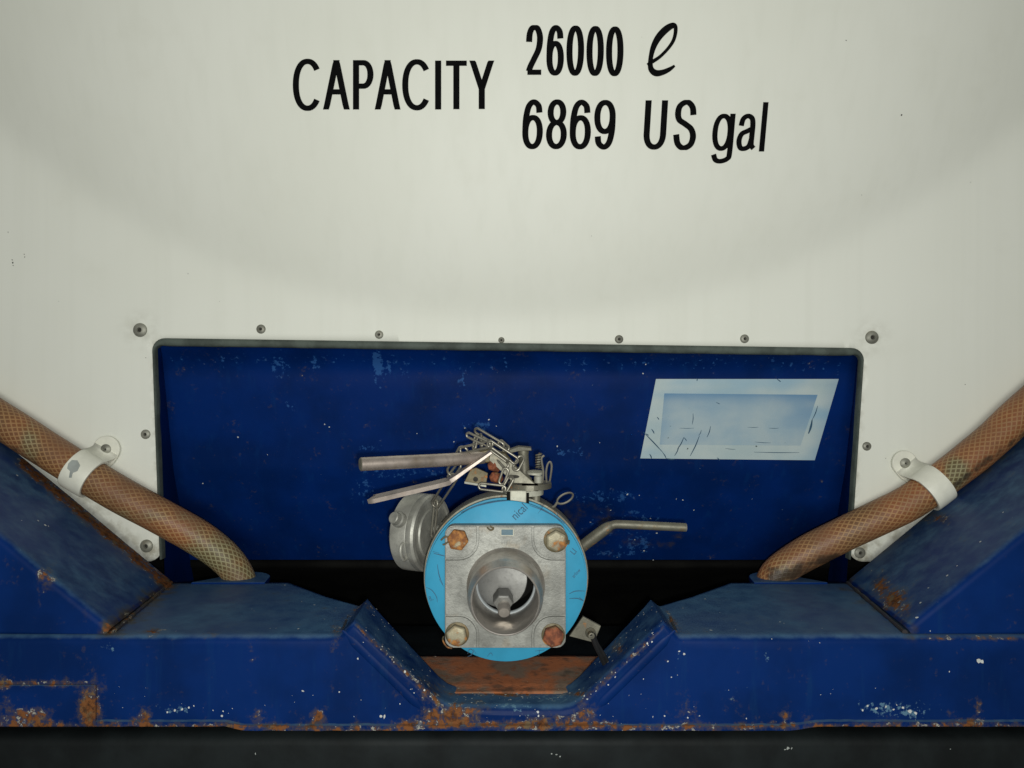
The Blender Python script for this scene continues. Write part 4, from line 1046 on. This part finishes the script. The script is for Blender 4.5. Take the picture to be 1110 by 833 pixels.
# stained lever boss
mb = MB(); prism(mb, [P(510, 491, .846), P(530, 487, .846), P(548, 491, .846), P(561, 507, .846), P(548, 509, .846), P(530, 502, .846), P(512, 503, .846)], (0, .012, 0)); mb.build('lever_boss', M['brownsteel'], valve, bevel=.0015)
# flat lever: strip with a rounded end
def strip(mb, pts, w, th):
    c = catmull(pts, 6); vs = []; m = len(c)
    for i, p in enumerate(c):
        d = (c[min(m - 1, i + 1)] - c[max(0, i - 1)]).normalized(); sd = Vector((.12, 1, .21)).normalized(); sd = (sd - d * sd.dot(d)).normalized(); nn = d.cross(sd).normalized()
        th_ = th * (1 - .55 * max(0, (i / (m - 1) - .62) / .38))
        ww = w * (math.sqrt(max(.02, 1 - (1 - min(1, i / 5)) ** 2)))
        for a_, b_ in ((-1, -1), (-1, 1), (1, 1), (1, -1)): vs.append(p + sd * (ww / 2 * a_) + nn * (th_ / 2 * b_))
    fs_ = [(i * 4 + j, i * 4 + (j + 1) % 4, (i + 1) * 4 + (j + 1) % 4, (i + 1) * 4 + j) for i in range(m - 1) for j in range(4)] + [(0, 1, 2, 3), tuple((m - 1) * 4 + j for j in range(4))]
    mb.add(vs, fs_)
mb = MB(); strip(mb, [P(403, 541.5, .815), P(408, 540.5, .815), P(440, 533, .820), P(480, 523.5, .826), P(489, 520, .828), P(505, 509, .83), P(534, 488.5, .834)], .015, .0046)
o = mb.build('flat_lever', M['bar'], valve, smooth=30, bevel=.0008); o['label'] = 'bent flat lever with a rounded end'
# folded bracket right of the levers
mb = MB(); prism(mb, [P(532, 488.5, .836), P(541, 490, .836), P(560, 507, .832), P(580, 525, .830), P(557, 524, .830), P(530, 499, .836)], (0.0, .0030, .0010)); br = mb.build('folded_bracket', M['dull'], valve, bevel=.0005)
mb = MB(); prism(mb, [P(558 + 5 * math.cos(t * math.pi / 6) + 0, 517 + 1.8 * math.sin(t * math.pi / 6) + 0 * 1, .8312) for t in range(12)], (0, .0008, 0)); mb.build('bracket_slot', M['hole'], br)
mb = MB(); prism(mb, [P(503.5, 522.5, .838), P(527, 526, .838), P(529, 513, .84), P(516, 507, .842), P(510, 509, .842)], (0, .003, .0)); br2 = mb.build('small_bracket', M['brownsteel'], valve, bevel=.0005)
mb = MB(); prism(mb, [P(503.5, 522.3, .8378), P(527, 526.0, .8378), P(527, 528.2, .8378), P(503.5, 524.4, .8378)], (0, .008, .0)); mb.build('bracket_lip', M['pale'], br2)
mb = MB(); lathe(mb, P(515.5, 519.8, .8374), FWD, [(.0026, 0), (.0026, .0004), (.0001, .0005)], 16); mb.build('bracket_hole', M['hole'], br2)
for (x, y) in ((536, 505.5), (538, 518)):
    mb = MB(); lathe(mb, P(x, y, .842), (-.5, -1, .3), [(.0062, -.006), (.0062, .005), (.005, .007), (.0001, .0075)], 6, rot=.3 + x); mb.build('rusted_nut', M['rustbolt3'], valve, bevel=.0008)
# wire ring
mb = MB(); rg = []
for i in range(24):
    t = 2 * math.pi * i / 24; X = 9.5 * math.cos(t); Z = 4.6 * math.sin(t); a_ = math.radians(28); rg.append(P(612.5 + X * math.cos(a_) - Z * math.sin(a_), 540.5 - (X * math.sin(a_) + Z * math.cos(a_)), .85 + .004 * math.sin(t)))
tube(mb, rg, .0011, 8, closed=True); tube(mb, catmull([P(604, 545, .85), P(601, 549, .848), P(598, 550.5, .846)], 5), .0014, 8); mb.build('wire_ring', M['chain'], valve)
# bent rod on the right
mb = MB(); bp = [P(612, 610, .90), P(632, 592, .895), P(647, 580.5, .892), P(658, 572.5, .89), P(664, 569.5, .89), P(672, 568.6, .89), P(706, 570.2, .889), P(743.5, 572, .888)]
cc = catmull(bp, 8); rad = [0.0066 if i < 22 else max(.0048, .0066 - (i - 22) * .0002) for i in range(len(cc))]
tube(mb, cc, rad, 20); o = mb.build('bent_handle', M['dull'], valve, smooth=50); o['label'] = 'cranked rod handle pointing right'
mb = MB(); lathe(mb, P(743.5, 572, .888), (1, 0, -.02), [(.0047, 0), (.0042, .0005), (.0001, .0005)], 20); mb.build('rod_end', M['pale'], o)
# lower right lug with stud and cable
mb = MB(); prism(mb, [P(617, 690, .868), P(632, 668.5, .868), P(651.5, 679, .868), P(644, 697, .868)], (0, .004, 0)); lug = mb.build('earth_lug', M['dull'], valve, bevel=.0006)
mb = MB(); lathe(mb, P(640, 686, .868), FWD, [(.0058, 0), (.0058, .002), (.0036, .004), (.0034, .012), (.0001, .0125)], 20); mb.build('lug_stud', M['dull'], lug)
mb = MB()
tube(mb, catmull([P(640, 687, .858), P(643, 692, .86), P(646, 700, .865), P(652, 712, .875), P(660, 730, .89)], 6), .0030, 10); tube(mb, catmull([P(644, 688, .86), P(647, 697, .865), P(656, 712, .875), P(664, 730, .89)], 6), .0018, 8)
mb.build('earth_cable', M['blackrub'], lug)

# ================================================================= SIDE CAP
dn = Vector((.905, -.425, 0)).normalized(); FC = P(468.5, 578, .925); RC = 41.8 / F * .925
cap = thing('dust_cover', 'round grey steel dust cap hanging on the chain left of the valve', 'dust cap', FC - Vector((0, 0, RC)))
mb = MB(); LL = .031
lathe(mb, FC, dn, [(RC - .010, -LL), (RC - .002, -LL), (RC, -LL + .002), (RC, -.010), (RC - .0005, -.009), (RC, -.008), (RC, -.002), (RC - .002, .0006), (RC - .006, .001), (RC - .007, -.001), (RC - .016, -.0012), (RC - .017, .0008), (.0001, .0012)], 96)
drum = mb.build('cap_drum', M['capsteel'], cap, smooth=35)
sd = Vector((-.40, -.82, 0)).normalized()      # outward direction of the visible wall
e1_ = Vector((dn.y, -dn.x, 0))
if e1_.y > 0: e1_ = -e1_
th = .46; rad_ = e1_ * math.cos(th) + Vector((0, 0, 1)) * math.sin(th); kc = FC - dn * .0185 + rad_ * RC
mb = MB(); lathe(mb, kc, (rad_ + Vector((-.25, 0, 0))).normalized(), [(.0088, -.006), (.0088, .0035), (.0070, .0045), (.0068, .0105), (.0060, .0115), (.0001, .0115)], 32); mb.build('side_knob', M['capsteel'], cap)
def wallp(th, ax, up): return FC - dn * ax + (e1_ * math.cos(th) + Vector((0, 0, 1)) * math.sin(th)) * (RC + up)
mb = MB(); tube(mb, catmull([wallp(-.10, .011, -.003), wallp(-.14, .011, .004), wallp(-.30, .011, .007), wallp(-.50, .011, .005), wallp(-.56, .011, -.003)], 6), .0018, 10); mb.build('side_eye', M['capsteel'], cap)
mb = MB(); sc0 = P(466, 574, .925)
u_ = Vector((0, 0, 1)); q0 = FC + dn * .001 + Vector((0, 0, .005))
lathe(mb, q0, dn, [(.0045, -.002), (.0045, .012), (.0088, .0125), (.0092, .015), (.0088, .0175), (.0040, .019), (.0001, .019)], 28); mb.build('chain_stud', M['capsteel'], cap)
# raised marks and ribs on the cap face
wdir = dn.cross(Vector((0, 0, 1))).normalized()
for a_, b_, e_, f_ in [(-.018, .030, -.008, .022), (-.014, .033, -.004, .025), (-.010, .034, 0, .026), (-.020, -.018, -.006, -.03), (-.016, -.014, -.003, -.026)]:
    mb = MB(); tube(mb, [FC + dn * .0012 + wdir * a_ + u_ * b_, FC + dn * .0012 + wdir * e_ + u_ * f_], .0011, 6); mb.build('raised_mark', M['capsteel'], drum)

# ================================================================= CHAIN
chain = thing('retaining_chain', 'bright long-link steel chain tangled over the levers and holding the cap', 'chain', P(530, 500, .84))
def link(p, q, w, r=0.00125, tw=0.0, sag=0.0):
    p = Vector(p); q = Vector(q); d = (q - p); L = d.length; d.normalize()
    s = d.cross(Vector((math.sin(tw), math.cos(tw), 0.0))); 
    s = s.normalized(); pts = []; h = w / 2; k = 6; n_ = d.cross(s)
    for i in range(k + 1):
        t = -math.pi / 2 + math.pi * i / k; pts.append(q - d * h + d * h * math.cos(t) + s * h * math.sin(t))
    pts.append((p + q) / 2 + s * h + n_ * sag)
    for i in range(k + 1):
        t = math.pi / 2 + math.pi * i / k; pts.append(p + d * h + d * h * math.cos(t) + s * h * math.sin(t))
    pts.append((p + q) / 2 - s * h + n_ * sag)
    mb = MB(); tube(mb, catmull(pts, 3, True), r, 8, closed=True); return mb.build('chain_link', M['chain'], chain, smooth=80)
pw = lambda px, Y=.84: px / F * Y
for a, b, ya, yb, w, tw in [((469,583),(473,543),.895,.885,6.5,.9), ((470.5,549),(493,515),.885,.86,9.5,.2), ((488,515),(504,485.5),.862,.845,11,.1), ((499,489),(534,480.5),.845,.828,6.5,.3),
        ((506,471),(531,482.5),.838,.83,5,.5), ((515,466),(546,484.5),.842,.834,6.5,1.0), ((514,487),(516.5,472),.836,.84,5,.9), ((522,485),(521,471),.836,.84,4,1.2),
        ((529,480),(561,501),.826,.824,7,.4), ((531,486),(551,500.5),.824,.826,6,1.1), ((541,479),(551,488),.85,.842,5.5,.1), ((558,510),(566,495),.828,.832,7,.4), ((543,525),(549,508),.828,.826,6,.2),
        ((546,533),(555,517),.824,.824,7,.7), ((519,527),(548,530.5),.828,.824,6.5,.3), ((486,520),(499,503),.864,.85,7,.9), ((538,493),(550,507),.838,.83,6,.2)]:
    link(P(a[0], a[1], ya), P(b[0], b[1], yb), pw(w), r=0.00135, tw=tw)
